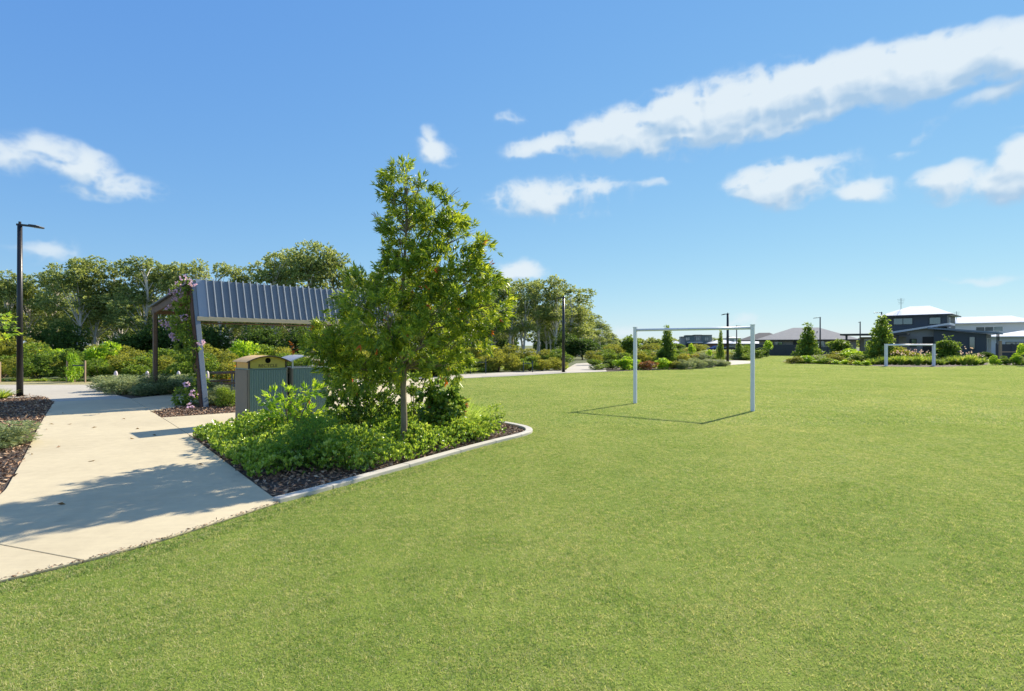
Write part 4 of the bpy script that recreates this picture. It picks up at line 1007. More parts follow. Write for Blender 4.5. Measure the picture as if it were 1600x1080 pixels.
# stems of the ground cover
# feature plants
def near_shrub(name, px, q, blobs, mat, n, per, L, w, label, twig=.08, droop=.1, extra=None, spread=.8, base_z=0.0, shell=.35):
    x, y = Wd(px, q); r = empty(name, (x, y, base_z), 0, label, name.replace('_', ' ') if name != 'feature_shrub' else 'shrub')
    s_ = q/1000; bl = [((bx_-px)*s_, dy, Zt(by_, q)-base_z, rx*s_, rx*s_, rz*s_) for bx_, by_, rx, rz, dy in blobs]
    st = NB()
    for b in bl:
        for _ in range(3):
            e = Vector(b[:3])+Vector(unit(1)[0])*b[3]*.6; st.tube([(random.uniform(-.04, .04), random.uniform(-.04, .04), 0), e*.5+Vector((0, 0, .05)), e], [.010, .007, .003], 5)
    st.build('stems', ['stem_bark'], r)
    nb = NB(); c, d = crown_pts(bl, n, shell); sprays(nb, c, d, per, L, w, spread, twig, 0, droop); mats = [mat]
    if extra: c2, d2 = crown_pts(bl, extra[1], .9); sprays(nb, c2, d2, 4, L*extra[2], w*extra[2], .9, .03, 1); mats.append(extra[0])
    nb.build('foliage', mats, r); return r
near_shrub('lime_shrub', 455, 10.4, [(430, 618, 22, 12, 0), (462, 613, 26, 12, -.05), (485, 612, 16, 10, 0), (450, 640, 30, 16, 0), (475, 645, 24, 16, .05), (440, 650, 20, 14, -.1)], 'lime_leaf', 130, 8, .10, .028, 'lime green shrub with long bright leaves in front of the bins', .06, -.35, ('copper_leaf', 2, .9))
near_shrub('feathery_shrub', 490, 8.4, [(465, 700, 40, 22, 0), (505, 685, 34, 26, -.05), (525, 712, 34, 18, 0), (480, 672, 26, 16, .05), (450, 722, 28, 14, 0)], 'feather_leaf', 1100, 10, .035, .010, 'soft feathery green shrub rising from the ground cover left of the trunk', .12, .1, ('red_leaf', 2, 1.6), .6)
near_shrub('broadleaf_shrub', 560, 11.6, [(528, 608, 24, 18, 0), (555, 600, 30, 22, 0), (590, 605, 26, 22, 0), (545, 632, 30, 18, 0), (580, 636, 30, 18, 0), (612, 628, 18, 18, 0), (530, 585, 20, 12, .1), (600, 585, 22, 14, .1)], 'glossy_leaf', 620, 7, .085, .034, 'tall glossy speckled shrub behind the ground cover left of the trunk', .08, .05, ('lime_leaf', 60, 1.0), .9)
near_shrub('round_leaf_shrub', 690, 11.0, [(692, 612, 20, 18, 0), (700, 635, 26, 18, 0), (680, 648, 24, 12, 0), (672, 622, 12, 12, 0)], 'glossy_leaf', 300, 7, .085, .055, 'dark round-leaved shrub with a few copper leaves right of the trunk', .07, .1, ('copper_leaf', 12, 1.0), .9)
near_shrub('leafy_shrub', 648, 11.8, [(640, 625, 16, 20, 0), (655, 600, 14, 14, 0), (636, 600, 16, 14, 0)], 'green_leaf', 160, 7, .07, .03, 'small upright green shrub directly behind the trunk', .06)
def tuft_thing(name, px, q, r_, hgt, n, mat, w, label, spread=.6, bend=.4, dx=0):
    nb = NB(); a = rng.random(n)*6.283; r = .05*np.sqrt(rng.random(n)); c = np.stack([r*np.cos(a), r*np.sin(a), np.zeros(n)], 1)
    t = spread*rng.random(n)**.7; d = np.stack([np.cos(a)*t+dx, np.sin(a)*t, np.ones(n)], 1)
    nb.blades(c, d, hgt*(.6+.6*rng.random(n)), w, 0, None, bend, 6)
    o = nb.build(name, [mat]); o.location = (*Wd(px, q), 0.0); tag(o, label, 'ornamental grass')
tuft_thing('strappy_grass', 710, 10.9, .3, .78, 420, 'reed_blade', .014, 'upright bright green strappy grass beside the round-leaved shrub', .55, .45)
tuft_thing('fountain_grass', 728, 11.7, .3, 1.05, 900, 'fountain_blade', .0035, 'wispy pale fountain grass arching towards the lawn', .75, .42, .15)
tuft_thing('strappy_grass', 738, 10.9, .3, .50, 330, 'reed_blade', .012, 'low yellow-green strappy grass near the kerb tip', .9, .35)
tuft_thing('strappy_grass', 762, 11.6, .3, .36, 220, 'reed_blade', .010, 'smallest strappy grass tuft at the narrow end of the bed', .9, .35)
# dark leaves hanging in from a neighbouring tree at the left edge
lt = empty('edge_tree', (*Wd(-95, 13.5), 0), 0, 'tree beyond the left edge, only a lime frond tip showing by the lamp', 'tree')
tt = NB(); tt.tube([(0, 0, 0), (.05, 0, 1.2), (0, .05, 2.6)], [.05, .04, .012], 8)
s_ = 13.5/1000
for zz, xx in ((1.95, 108), (2.05, 92), (2.3, 60), (1.75, 70)):
    tt.tube([(.02, 0, zz-.4), (xx*s_*.5, 0, zz), (xx*s_, 0, zz)], [.016, .010, .003], 5)
tt.build('trunk', ['grey_bark'], lt)
cc_ = NB(); bl = [(95*s_, 0, Zt(520, 13.5), 22*s_, .3, 8*s_), (78*s_, 0, 2.2, .35, .35, .2), (20*s_, 0, 2.3, .6, .6, .4), (-30*s_, 0, 2.1, .6, .6, .4)]
c, d = crown_pts(bl, 420, .3); d[:, 2] *= .3; sprays(cc_, c, d, 9, .075, .018, .6, .12, 0, .1); cc_.build('crown', ['lime_leaf'], lt)

# ------------------------------------------------------------------ FLOWERING VINE on the shelter leg
VQ = 17.0; vx, vy = Wd(300, 16.4)
vine = empty('flowering_vine', (vx, vy, 0), 0, 'climbing vine with lilac flowers growing up the leaning shelter leg', 'vine')
def vb(px, py, rx, rz, q=16.9): x, y = Wd(px, q); return (x-vx, y-vy, Zt(py, q), rx*q/1000, rx*q/1400, rz*q/1000)
VB = [vb(303, 628, 18, 16), vb(288, 620, 16, 16), vb(312, 600, 10, 18), vb(306, 575, 9, 20), vb(302, 550, 10, 20), vb(297, 520, 17, 20, 17.3), vb(286, 502, 18, 18, 17.6), vb(290, 480, 16, 18, 17.6), vb(296, 462, 14, 14, 17.4), vb(276, 512, 10, 12, 18), vb(284, 535, 10, 16, 17.6), vb(292, 448, 12, 8, 17.4), vb(278, 452, 8, 6, 17.6), vb(280, 636, 12, 8)]
st = NB()
for i in range(3):
    st.tube([(random.uniform(-.1, .1)+.2, 0, 0)]+[(VB[k][0]+random.uniform(-.06, .06), VB[k][1], VB[k][2]) for k in (0, 2, 3, 4, 5, 7, 8, 11)], .010, 5)
st.build('stems', ['stem_bark'], vine)
nb = NB(); c, d = crown_pts(VB, 900, .3); sprays(nb, c, d, 8, .07, .036, .9, .06, 0, .2); nb.build('foliage', ['green_leaf'], vine)
for px, py, q, r_ in ((276, 465, 17.6, 6), (270, 456, 17.6, 4), (283, 455, 17.4, 4), (268, 482, 17.8, 6), (290, 496, 17.3, 5), (262, 508, 18, 5), (256, 504, 18, 4), (266, 512, 18, 4), (274, 510, 18, 3), (270, 524, 17.8, 3), (276, 530, 17.6, 4), (316, 535, 16.5, 4), (305, 615, 16.2, 5), (293, 600, 16.4, 3), (300, 634, 16.2, 4), (296, 440, 17.4, 5), (288, 434, 17.5, 4), (303, 444, 17.2, 4), (280, 445, 17.6, 4)):
    x, y = Wd(px, q); nb = NB(); bl = [(x-vx, y-vy-.05, Zt(py, q), r_*q/1000, r_*q/1000, r_*q/1200)]
    c, d = crown_pts(bl, 14, .6); sprays(nb, c, d, 4, .05, .035, 1, .01); nb.build('flower_cluster', ['lilac_bloom'], vine)

# ------------------------------------------------------------------ MIDDLE BED behind the near goal
YT = [tree_meshes('green_leaf', rblobs(16, .26, .22, .86, .13)+[(0, 0, .93, .05, .05, .07)], 1300, .045, .024, 8, 'stem_bark', .02, top=.8) for _ in range(2)]
CT = [tree_meshes('green_leaf', [(.20*math.cos(i*2.4)*(1.35-1.25*z)*random.uniform(.5, 1.2), .20*math.sin(i*2.4)*(1.35-1.25*z)*random.uniform(.5, 1.2), z*random.uniform(.93, 1.03), .13*(1.2-z)*random.uniform(.7, 1.2), .13*(1.2-z), .055) for i, z in enumerate(np.linspace(.15, .97, 26))], 900, .05, .024, 7, 'stem_bark', .02, top=.92, twig=.06) for _ in range(3)]
DT = [tree_meshes('dark_leaf', rblobs(18, .36, .2, .82, .16), 1500, .045, .024, 8, 'stem_bark', .02, top=.6)]
ST = [tree_meshes('lime_leaf', rblobs(7, .18, .5, .88, .13), 300, .06, .03, 7, 'stem_bark', .015, top=.7)]
def mtree(px, q, ty, wpx, protos, label, name='small_tree', extra=None):
    tm, cm = protos[random.randrange(len(protos))]; x, y = Wd(px, q); h = Zt(ty, q); w = wpx*q/1000/.75
    r = empty(name, (x, y, 0), random.random()*6.28, label, 'tree')
    for nm, me in (('trunk', tm), ('crown', cm)): o = link(nm, me, r); o.scale = (w, w, h)
    return r
mtree(910, 72, 522, 44, DT, 'broad dark round tree at the end of the concrete path', 'round_tree')
mtree(885, 74, 530, 36, DT, 'dark tree partly behind the second lamp post', 'round_tree')
mtree(944, 60, 546, 34, YT, 'leafy small tree between round dark tree and near goal', 'small_tree')
mtree(985, 52, 524, 34, YT, 'small tree just left of the near goal left post')
mtree(1043, 50, 512, 38, CT, 'dense small tree seen through the middle of the near goal')
mtree(1126, 62, 515, 14, CT, 'slim tree with reddish top right behind the goal, beside the lamp post')
mtree(1082, 56, 538, 14, ST, 'lime sapling seen through the goal right of centre')
mtree(1155, 70, 530, 18, CT, 'narrow tree left of the near goal right post')
mtree(1107, 66, 547, 12, ST, 'thin pale sapling by the path behind the goal')
random.seed(12)
MID = [(936, 42, 32, 562, 'green'), (958, 43, 30, 560, 'dark'), (975, 42, 30, 558, 'lime'), (996, 43, 30, 562, 'lime'), (1016, 42, 28, 563, 'copper'), (1036, 43, 28, 560, 'lime'), (1052, 43, 26, 562, 'olive'), (1070, 43, 26, 560, 'grey'), (1088, 45, 26, 560, 'grey'), (1104, 47, 24, 560, 'grey'), (1120, 49, 24, 560, 'grey'), (1132, 51, 16, 562, 'grey'),
       (930, 52, 34, 548, 'olive'), (955, 54, 36, 545, 'green'), (975, 50, 34, 550, 'green'), (1010, 50, 34, 548, 'olive'), (1030, 50, 34, 548, 'green'), (1062, 50, 34, 550, 'olive'), (1080, 52, 30, 552, 'red'), (1000, 60, 40, 546, 'green'), (940, 66, 36, 541, 'olive'), (960, 72, 36, 539, 'olive'), (1020, 66, 40, 545, 'olive'), (1060, 68, 36, 546, 'green')]
for i, (px, q, w, ty, kd) in enumerate(MID):
    shrub(kd, px, q, w, ty, f"{dict(green='green', dark='dark green', lime='yellow-lime', copper='coppery', olive='olive', grey='silvery', red='orange-tipped')[kd]} bush {'in front' if i < 12 else 'behind'} in the bed past the goal, {ORD[min(11, i if i < 12 else i-12)]} from left", 'bushes in the bed behind the near goal')
for i, (px, q, w, ty, kd) in enumerate(((1096, 72, 30, 551, 'grey'), (1115, 74, 30, 551, 'green'), (1130, 74, 26, 552, 'olive'), (1148, 70, 30, 551, 'grey'), (1165, 70, 30, 552, 'green'), (1178, 78, 30, 546, 'green'), (1192, 90, 26, 543, 'dark'), (1140, 90, 40, 547, 'olive'), (1100, 95, 60, 547, 'olive'), (1060, 100, 60, 546, 'green'), (1160, 88, 30, 540, 'green'), (1172, 92, 26, 536, 'dark'))):
    shrub(kd, px, q, w, ty, f'low bush beyond the far path, {ORD[i]} of the group behind the goal', 'bushes beyond the far path')
random.seed(77)
for i, (px, q) in enumerate(((948, 130), (968, 120), (990, 140), (1008, 125), (1030, 150), (1048, 130), (1066, 160), (1085, 150), (1000, 200), (1030, 210), (965, 180), (1090, 180))):
    shrub(random.choice(['olive', 'green', 'olive']), px, q, random.uniform(26, 38), 540-random.uniform(1, 5), f'far bush on open ground beyond the bed, {ORD[i]} of the scattered group', 'scattered bushes on the far open ground')
# ------------------------------------------------------------------ RIGHT BED
mtree(1262, 62, 508, 46, CT, 'pointed green tree in front of the grey hipped roof', 'small_tree')
mtree(1378, 58, 492, 52, CT, 'tallest dark pointed tree left of the two storey house', 'small_tree')
mtree(1481, 58, 522, 40, YT, 'rounded bright green tree against the dark house wall', 'small_tree')
mtree(1185+15, 92, 533, 20, ST, 'small lime tree on the lawn before the dark fence', 'small_tree')
mtree(1310, 66, 530, 40, YT, 'spreading small tree between the pointed trees', 'small_tree')
mtree(1555, 60, 535, 12, ST, 'tiny lime tree by the stakes at far right', 'small_tree') if False else None
RB = [(1238, 56, 26, 556, 'olive'), (1256, 57, 26, 556, 'lime'), (1290, 56, 30, 556, 'green'), (1312, 57, 30, 552, 'olive'), (1335, 56, 32, 552, 'green'), (1352, 56, 30, 553, 'green'), (1275, 60, 30, 555, 'grey'), (1300, 62, 40, 549, 'olive'), (1330, 62, 40, 546, 'lime'), (1360, 60, 40, 548, 'green'),
      (1420, 56, 44, 541, 'olive'), (1405, 58, 30, 549, 'olive'), (1445, 58, 30, 552, 'green'), (1500, 56, 36, 556, 'green'), (1525, 60, 30, 552, 'dark'), (1535, 62, 26, 548, 'dark'), (1460, 60, 30, 548, 'dark')]
for i, (px, q, w, ty, kd) in enumerate(RB):
    shrub(kd, px, q, w, ty, f"{dict(green='green', dark='dark', lime='yellow-lime', olive='olive', grey='silvery')[kd]} bush {'left' if px < 1370 else 'right'} of the tallest pointed tree, {ORD[i] if i < 12 else ORD[i-12]+' more'} along", 'bushes in the far right bed')
for i, px in enumerate(np.arange(1232, 1360, 11)):
    q = 1600/(np.interp(px, [1230, 1300, 1360], [567, 569, 571.5])-540)*.99
    shrub('lime' if i % 3 else 'olive', float(px), q, 14, 563+random.uniform(-1, 1.5), f'low yellow-green mound along the front of the far right bed, {ORD[i]} from left', 'low mounds along the far bed edge')
LC = {}
for i, px in enumerate(np.arange(1362, 1535, 9)):
    kd = 'lily' if (1392 < px < 1458 or px > 1505) else 'darkreed'
    lb = ('lily clump with pale pink flowers ' + ('behind the small goal' if px < 1460 else 'at the right end of the bed')) if kd == 'lily' else ('dark green reed clump ' + ('left of the small goal' if px < 1400 else 'right of the small goal'))
    LC[lb] = LC.get(lb, -1)+1
    shrub(kd, float(px), 1600/(571-540)*random.uniform(1, 1.04), 18, (548 if kd == 'lily' else 551)+random.uniform(-4, 5), f'{lb}, {ORD[min(11, LC[lb])]} from left', 'clumps along the front of the far right bed', 'lily_clump' if kd == 'lily' else 'reed_clump', 'plant')
for i, (px, w, ty, kd) in enumerate(((1555, 14, 556, 'lime'), (1572, 18, 556, 'green'), (1588, 16, 553, 'lime'), (1600, 22, 558, 'grey'), (1615, 30, 555, 'lime'))):
    shrub(kd, px, 52, w, ty, f'bush by the dark fence at the far right edge, {ORD[i]} from the house', 'bushes at the right edge')
mtree(1596, 50, 538, 16, ST, 'thin lime tree at the right edge of the photo', 'small_tree')

# ------------------------------------------------------------------ HOUSES
def wbox(r, c, d, name, mat, **k): return MB().box(c, d).build(name, mat, r, **k)
def hip(x0, x1, y0, y1, ze, zr, oh=.5, ridge=None, th=.12):
    """hipped roof solid with eaves thickness"""
    x0 -= oh; x1 += oh; y0 -= oh; y1 += oh; run = (y1-y0)/2 if ridge is None else ridge
    cy = (y0+y1)/2
    v = [(x0, y0, ze), (x1, y0, ze), (x1, y1, ze), (x0, y1, ze), (x0, y0, ze+th), (x1, y0, ze+th), (x1, y1, ze+th), (x0, y1, ze+th), (x0+run, cy, zr), (x1-run, cy, zr)]
    f = [(0, 3, 2, 1), (0, 1, 5, 4), (1, 2, 6, 5), (2, 3, 7, 6), (3, 0, 4, 7), (4, 5, 9, 8), (5, 6, 9), (6, 7, 8, 9), (7, 4, 8)]
    return MB().add(v, f)
def window(r, cx, y, cz, w, h, panes=1, fm='trim_white', side=False):
    """front-facing window at wall plane y (or side-facing at x=cx if side)"""
    f = MB(); t = .07
    def bx_(c, d):
        if side: f.box((y+c[1], cx+c[0], cz+c[2]), (d[1], d[0], d[2]))
        else: f.box((cx+c[0], y+c[1], cz+c[2]), d)
    sg = 1 if side else -1
    bx_((0, sg*.03, h/2), (w+t, .08, t)); bx_((0, sg*.03, -h/2), (w+t, .08, t))
    for k in range(panes+1): bx_((-w/2+w*k/panes, sg*.03, 0), (t, .08, h-t))
    o = f.build('window', fm, r)
    for k in range(panes):
        pw_ = w/panes-t; cx_ = cx-w/2+w*(k+.5)/panes
        g_ = MB(); g_.box((y+sg*.012, cx_, cz) if side else (cx_, y+sg*.012, cz), (.02, pw_, h-t) if side else (pw_, .02, h-t)); g_.build('pane', 'window_glass', o)
    return o
def antenna(r, x, y, z, h):
    m = MB(); m.tube([(x, y, z), (x, y, z+h)], .03, 5)
    for k in range(4): m.box((x, y, z+h-.15-k*.22), (.9-k*.1, .025, .025))
    m.build('antenna', 'trim_dark', r)
# two storey dark house (rotated so that its lit right side shows)
th = R(-45)
U0 = Vector((*Wd(1381, 90), 0))
ha = empty('dark_house', U0, th, 'dark charcoal two storey house with white roof behind the small goal', 'house')
lx = Vector((math.cos(th), math.sin(th), 0)); ly = Vector((-lx.y, lx.x, 0))
def solve(px, y_loc=0.0, origin=U0):
    """local x of the point with local y=y_loc seen at photo column px"""
    k = (px-800)/850; o_ = origin+ly*y_loc; return (k*o_.y-o_.x)/(lx.x-k*lx.y)
def zat(py, xl, y_loc=0.0, origin=U0):
    p = origin+lx*xl+ly*y_loc; return 1.6+(540-py)/850*p.y
xu = solve(1480); ze = zat(493.5, xu*.5); zr = zat(480, xu*.5)-.0
wbox(ha, (xu/2, 4, ze/2), (xu, 8, ze), 'wall', 'house_dark')
hip(0, xu, 0, 8, ze, zr+.35, .55, (xu+1.1)*.36).build('roof', 'roof_sheet_white', ha)
hipf = MB(); hipf.box((xu/2, -.58, ze+.02), (xu+1.2, .08, .16)); hipf.box((xu+.58, 4, ze+.02), (.08, 9.2, .16)); hipf.build('gutter', 'trim_dark', ha)
window(ha, (solve(1396)+solve(1426))/2, 0, (zat(497, 3)+zat(507, 3))/2, solve(1426)-solve(1396), zat(497, 3)-zat(507, 3), 2, 'trim_dark')
window(ha, (solve(1452)+solve(1470))/2, 0, (zat(495, 8)+zat(506, 8))/2, solve(1470)-solve(1452), zat(495, 8)-zat(506, 8), 1, 'trim_dark')
window(ha, 2.0, xu, ze-1.0, 1.3, 1.3, 2, 'trim_white', side=True)
antenna(ha, solve(1401), 3, ze+.6, 2.1)
# lower left skillion (light grey wall, roof rising to the right) standing proud of the main block
y1_ = -4.5
xa, xb = solve(1388, y1_), solve(1462, y1_); za, zb_ = zat(522, xa, y1_), zat(511, xb, y1_)
MB().prism([(xa, y1_), (xb, y1_), (xb, -.02), (xa, -.02)], 0, min(za, zb_)).build('front_wall', 'house_grey', ha)
MB().add([(xa, y1_, za-.01), (xb, y1_, za-.01), (xb, y1_, zb_), (xa, -.02, za-.01), (xb, -.02, za-.01), (xb, -.02, zb_)], [(0, 1, 2), (3, 5, 4), (0, 2, 5, 3), (1, 4, 5, 2), (0, 3, 4, 1)]).build('gable_wall', 'house_grey', ha)
rb = solve(1484, y1_-.5); zr2 = zb_+(zb_-za)*(rb-xb)/(xb-xa)
MB().add([(xa-.6, y1_-.6, za-.12), (rb, y1_-.6, zr2), (rb, -.05, zr2), (xa-.6, -.05, za-.12), (xa-.6, y1_-.6, za+.12), (rb, y1_-.6, zr2+.24), (rb, -.05, zr2+.24), (xa-.6, -.05, za+.12)],
         [(0, 3, 2, 1), (4, 5, 6, 7), (0, 1, 5, 4), (1, 2, 6, 5), (2, 3, 7, 6), (3, 0, 4, 7)]).build('porch_roof', 'roof_white', ha)
window(ha, solve(1427, y1_), y1_, zat(536, xa, y1_), solve(1432, y1_)-solve(1422, y1_), 1.0, 1, 'trim_dark')
wbox(ha, (solve(1451, y1_), y1_-.03, zat(526, xb, y1_)/2), (solve(1460, y1_)-solve(1441, y1_), .06, zat(526, xb, y1_)), 'garage_door', 'dark_opening')
# right dark wing with gently falling roof
y2_ = -5.5
xc, xd = solve(1459, y2_), solve(1541, y2_); zc, zd = zat(515.5, xc, y2_), zat(521.5, xd, y2_)
MB().add([(xc, y2_, 0), (xd, y2_, 0), (xd, 1.5, 0), (xc, 1.5, 0), (xc, y2_, zc), (xd, y2_, zd), (xd, 1.5, zd), (xc, 1.5, zc)], [(0, 3, 2, 1), (4, 5, 6, 7), (0, 1, 5, 4), (1, 2, 6, 5), (2, 3, 7, 6), (3, 0, 4, 7)]).build('wing_wall', 'house_dark', ha)
xr = solve(1449, y2_-.5); e = 1.1
MB().add([(x, y, z+dz) for dz in (.01, .22) for x, y, z in ((xr, y2_-.5, zc+.12), (xd+e, y2_-.5, zd-.03), (xd+e, 2.0, zd-.03), (xr, 2.0, zc+.12))], [(0, 3, 2, 1), (4, 5, 6, 7), (0, 1, 5, 4), (1, 2, 6, 5), (2, 3, 7, 6), (3, 0, 4, 7)]).build('wing_roof', 'roof_sheet_blue', ha)
window(ha, solve(1519, y2_), y2_, zat(536, xd, y2_), solve(1523, y2_)-solve(1514, y2_), 1.5, 1, 'house_dark')
for yy in (y2_+1.3, y2_+3.4, y2_+5.3): window(ha, yy, xd, 1.5, .7, 1.9, 1, 'trim_white', side=True)
for yy in (y2_+.25, y2_+3.0): wbox(ha, (xd+.95, yy, zd/2), (.12, .12, zd), 'veranda_post', 'trim_dark')
antenna(ha, xd-1.0, 1.0, zd+.4, 1.2) if False else None
# porch to the left of the dark tree
pr = empty('porch', (*Wd(1330, 84), 0), R(-40), 'dark flat-roofed porch with posts left of the dark pointed tree', 'porch')
MB().box((2.4, 1.5, Zt(523, 84)), (7.2, 4, .22)).build('roof', 'trim_dark', pr)
for x in (-.5, 5): MB().box((x, -.2, Zt(524, 84)/2), (.22, .22, Zt(524, 84)-.05)).build('post', 'trim_dark', pr)
MB().box((3.2, 2.5, Zt(526, 84)/2), (5, .3, Zt(526, 84)-.1)).build('wall', 'house_taupe', pr)
window(pr, 1.6, 2.34, 1.9, .8, 1.1, 1, 'trim_white')
# white house behind
hw = empty('white_house', (*Wd(1476, 118), 0), R(-45), 'white two storey house with white roof behind the charcoal house', 'house')
wx = 13.0; wz = Zt(505, 112)
wbox(hw, (wx/2-1, 3.5, wz/2), (wx, 7, wz), 'wall', 'house_white'); hip(-1, wx-1, 0, 7, wz, Zt(497, 112)+.5, .7, 3.8).build('roof', 'roof_sheet_white', hw)
window(hw, 6.2, 0, wz-1.0, 3.6, .8, 3, 'trim_white'); antenna(hw, 1.5, 2, wz+.7, 1.7)
wbox(hw, (wx+.3, 2.5, wz-.9), (.5, 3, .9), 'balcony', 'trim_white')
# pale house at the right edge
he = empty('pale_house', (*Wd(1545, 96), 0), R(-38), 'pale single storey house with low white roof at the right edge', 'house')
ez = Zt(527, 96)
wbox(he, (8, 4, ez/2), (16, 8, ez), 'wall', 'house_white'); hip(0, 16, 0, 8, ez, ez+1.0, .6, 4.6).build('roof', 'roof_sheet_white', he)
window(he, 3, 0, 1.6, 2.2, 1.0, 2, 'trim_dark'); window(he, 8.2, 0, 1.9, 1.2, .8, 1, 'trim_white'); wbox(he, (11, -.05, 1.2), (3, .1, 2.2), 'garage_door', 'house_taupe'); antenna(he, 5, 2, ez+.6, 1.3)
# grey hipped house
hg = empty('grey_roof_house', (*Wd(1186, 118), 0), R(-28), 'long single storey house with grey tiled hipped roof behind the dark fence', 'house')
gl = Vector((math.cos(R(-28)), math.sin(R(-28)), 0)); g0 = Vector((*Wd(1186, 118), 0)); kk = (1338-800)/850; LX = (kk*g0.y-g0.x)/(gl.x-kk*gl.y); gz = 2.55
wbox(hg, (LX/2, 6, gz/2), (LX, 12, gz), 'wall', 'house_taupe')
hip(0, LX, 0, 12, gz, 4.95, .6, LX*.40).build('roof', 'roof_grey_tile', hg)
wbox(hg, (LX/2, -.64, gz+.03), (LX+1.2, .08, .16), 'gutter', 'trim_dark')
window(hg, 3.2, 0, 1.75, 1.4, 1.1, 2, 'trim_dark'); window(hg, 9.2, 0, 1.55, 2.4, 1.6, 3, 'trim_white'); wbox(hg, (6.8, -.04, 1.3), (2.4, .08, 2.2), 'garage_door', 'dark_opening'); window(hg, LX-3, 0, 1.7, 1.6, 1.0, 2, 'trim_white')
hip(-3.5, 4.5, 3, 12, gz-.1, 4.1, .5, 3.6).build('side_roof', 'roof_dark_tile', hg)
MB().tube([(LX*.62, 3.2, 3.6), (LX*.62, 3.2, 4.2)], .07, 6).build('vent_pipe', 'trim_dark', hg)
# fences
def fence(pts, h, label, npost, mat='fence_dark'):
    a = Vector((*pts[0], 0)); b = Vector((*pts[1], 0)); d = b-a; r = empty('fence', a, math.atan2(d.y, d.x), label, 'fence'); L = d.length
    for k in range(npost):
        x0 = L*k/npost; w = L/npost
        MB().box((x0+w/2, 0, h/2), (w-.12, .04, h-.05)).build('fence_panel', mat, r)
        MB().box((x0, 0, h/2+.03), (.10, .10, h+.06)).build('post', mat, r)
    MB().box((L, 0, h/2+.03), (.10, .10, h+.06)).build('post', mat, r)
fence([Wd(1176, 101), Wd(1262, 98)], 1.75, 'dark fence in front of the grey roofed house', 5)
fence([Wd(1262, 97.5), Wd(1330, 84)], 1.4, 'dark fence running behind the pointed tree to the porch', 4)
fence([Wd(1557, 60), Wd(1680, 58)], 1.75*60/60, 'dark fence panels at the right edge with a rail in front', 5)
rl = empty('rail_fence', (*Wd(1563, 55), 0), 0, 'low timber rail on a pale post by the bushes at the right edge', 'fence')
MB().box((0, 0, 1.0), (.16, .16, 2.0)).build('post', 'stake_wood', rl); MB().box((3.5, 0, 1.05), (7, .06, .09)).build('rail', 'stake_wood', rl)
# distant houses behind the goal
fh = empty('distant_modern_house', (*Wd(1064, 285), 0), R(-12), 'distant grey two storey flat-roofed house seen through the near goal', 'house')
S = .285
for x0, x1, z1, yo, mat in ((0, 7, 5.4, .5, 'house_grey'), (7, 20, 6.0, 0, 'house_green'), (20, 31, 6.2, .3, 'house_grey'), (31, 46, 6.1, 0, 'house_green')):
    wbox(fh, ((x0+x1)/2*S, 4+yo, z1/2), ((x1-x0)*S-.02, 8, z1), 'wall', mat); wbox(fh, ((x0+x1)/2*S, 4+yo-.2, z1+.1), ((x1-x0)*S+.1, 8.4, .2), 'roof', 'trim_dark')
for cx in (10, 25, 38): window(fh, cx*S, -.02, 4.5, 1.7, 1.5, 2, 'trim_dark')
for cx, w in ((11, 2.2), (24, 2.6), (38, 3.0)): wbox(fh, (cx*S, -.08, 1.2), (w, .1, 2.2), 'garage_door', 'dark_opening')
wbox(fh, (17*S+1, -.8, 2.95), (6.5, 1.6, .3), 'balcony', 'trim_white')
def small_house(px, q, w, h, mat, roof, label, rise=1.6, dep=9):
    r = empty('distant_house', (*Wd(px, q), 0), R(-8), label, 'house', 'distant houses'); wbox(r, (w/2, dep/2, h/2), (w, dep, h), 'wall', mat); hip(0, w, 0, dep, h, h+rise, .5, min(dep/2, w*.45)).build('roof', roof, r)
    window(r, w*.3, 0, h-1.1, 1.8, 1.1, 2, 'trim_dark'); wbox(r, (w*.72, -.05, 1.1), (w*.28, .1, 2.1), 'garage_door', 'dark_opening')
small_house(1040, 320, 9, 2.4, 'house_white', 'roof_white', 'pale low house left of the modern grey house')
small_house(1110, 270, 11, 2.4, 'house_brick', 'roof_white', 'low brick house with white roof right of the modern house')
small_house(1137, 300, 6, 5.0, 'house_white', 'roof_white', 'bluish white two storey house behind the lamp post', .8)
small_house(1146, 260, 12, 2.3, 'house_taupe', 'roof_white', 'low house with white roof left of the goal right post')
small_house(975, 420, 12, 2.4, 'house_white', 'roof_white', 'very distant low pale house near the near goal left post', 1.2)
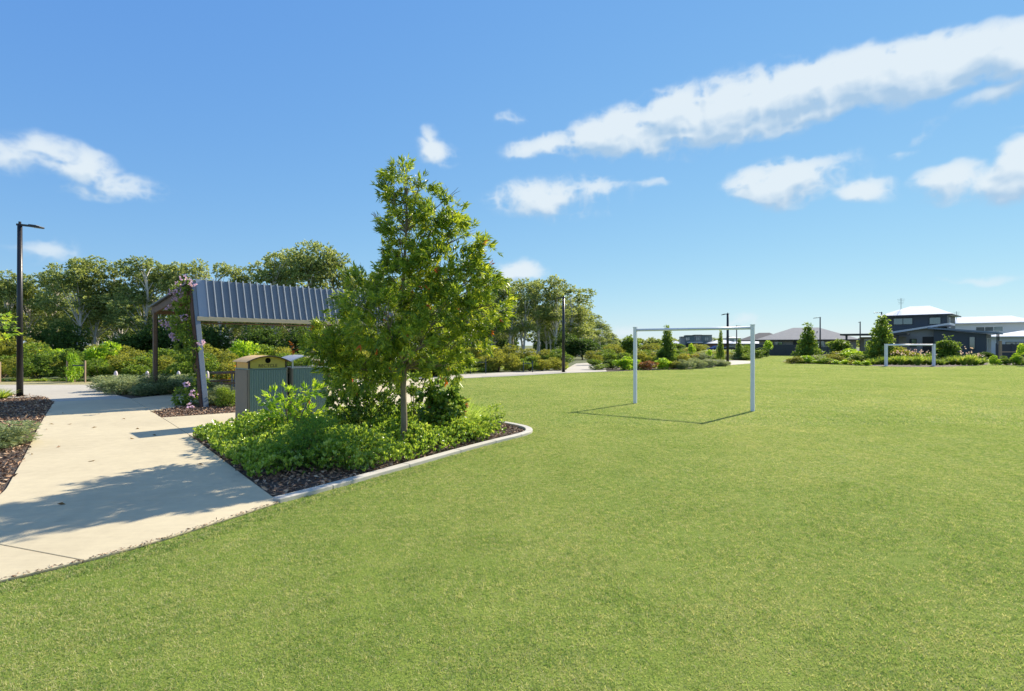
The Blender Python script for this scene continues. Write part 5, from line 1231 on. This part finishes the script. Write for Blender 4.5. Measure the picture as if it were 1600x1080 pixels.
small_house(1185, 300, 10, 2.6, 'house_white', 'roof_white', 'pale house just right of the near goal right post')
def car(px, q, mat, label, rz=0):
    r = empty('parked_car', (*Wd(px, q), 0), rz, label, 'car', 'cars parked by the distant houses')
    pf = [(-2.1, .3), (-2.15, .75), (-1.9, .95), (-1.2, 1.0), (-.7, 1.42), (.7, 1.45), (1.4, .98), (2.1, .85), (2.2, .35)]
    n_ = len(pf); MB().add([(x, y, z) for y in (-.85, .85) for x, z in pf], [tuple(range(n_)), tuple(range(n_, 2*n_))[::-1]]+[(i, (i+1) % n_, n_+(i+1) % n_, n_+i) for i in range(n_)]).build('body', mat, r, bevel=.04)
    for y in (-.86, .86): MB().add([(-1.05, y, 1.0), (1.2, y, .99), (.65, y, 1.38), (-.65, y, 1.36)], [(0, 1, 2, 3)]).build('side_window', 'window_glass', r)
    for x in (-1.35, 1.35):
        for y in (-.8, .8): MB().tube([(x, y-.1, .32), (x, y+.1, .32)], .32, 12).build('wheel', 'tyre', r)
    for y in (-.6, .6): MB().box((2.19, y, .7), (.06, .35, .14)).build('headlight', 'lens_glass', r)
car(1119, 235, 'car_blue', 'small blue car parked before the low brick house', .3); car(1140, 235, 'car_dark', 'dark car parked right of the lamp post', .2); car(1102, 240, 'car_pale', 'pale car parked in front of the modern house', -.1)

# ------------------------------------------------------------------ FALLEN LEAVES on the path
random.seed(3)
for i, (px, py) in enumerate(sorted(((103, 792), (85, 665), (105, 665), (88, 702), (52, 712), (137, 724), (196, 657), (210, 688), (218, 672), (97, 647), (155, 648), (245, 683), (318, 729), (143, 671), (73, 673), (310, 677)), key=lambda t: -t[1])):
    x, y = G(px, py); nb = NB(); nb.leaves(np.array([[0, 0, .0]]), np.array([[1., .1, .15]]), .07+.03*random.random(), .028, 0, np.array([.2]), .5)
    o = nb.build('fallen_leaf', ['copper_leaf']); o.location = (x, y, .025); o.rotation_euler = (0, 0, random.random()*6)
    tag(o, f'small dry brown leaf on the concrete path, {ORD[i]} counting away from the camera', 'leaf', 'fallen leaves on the path')
print('objects', len(bpy.data.objects))
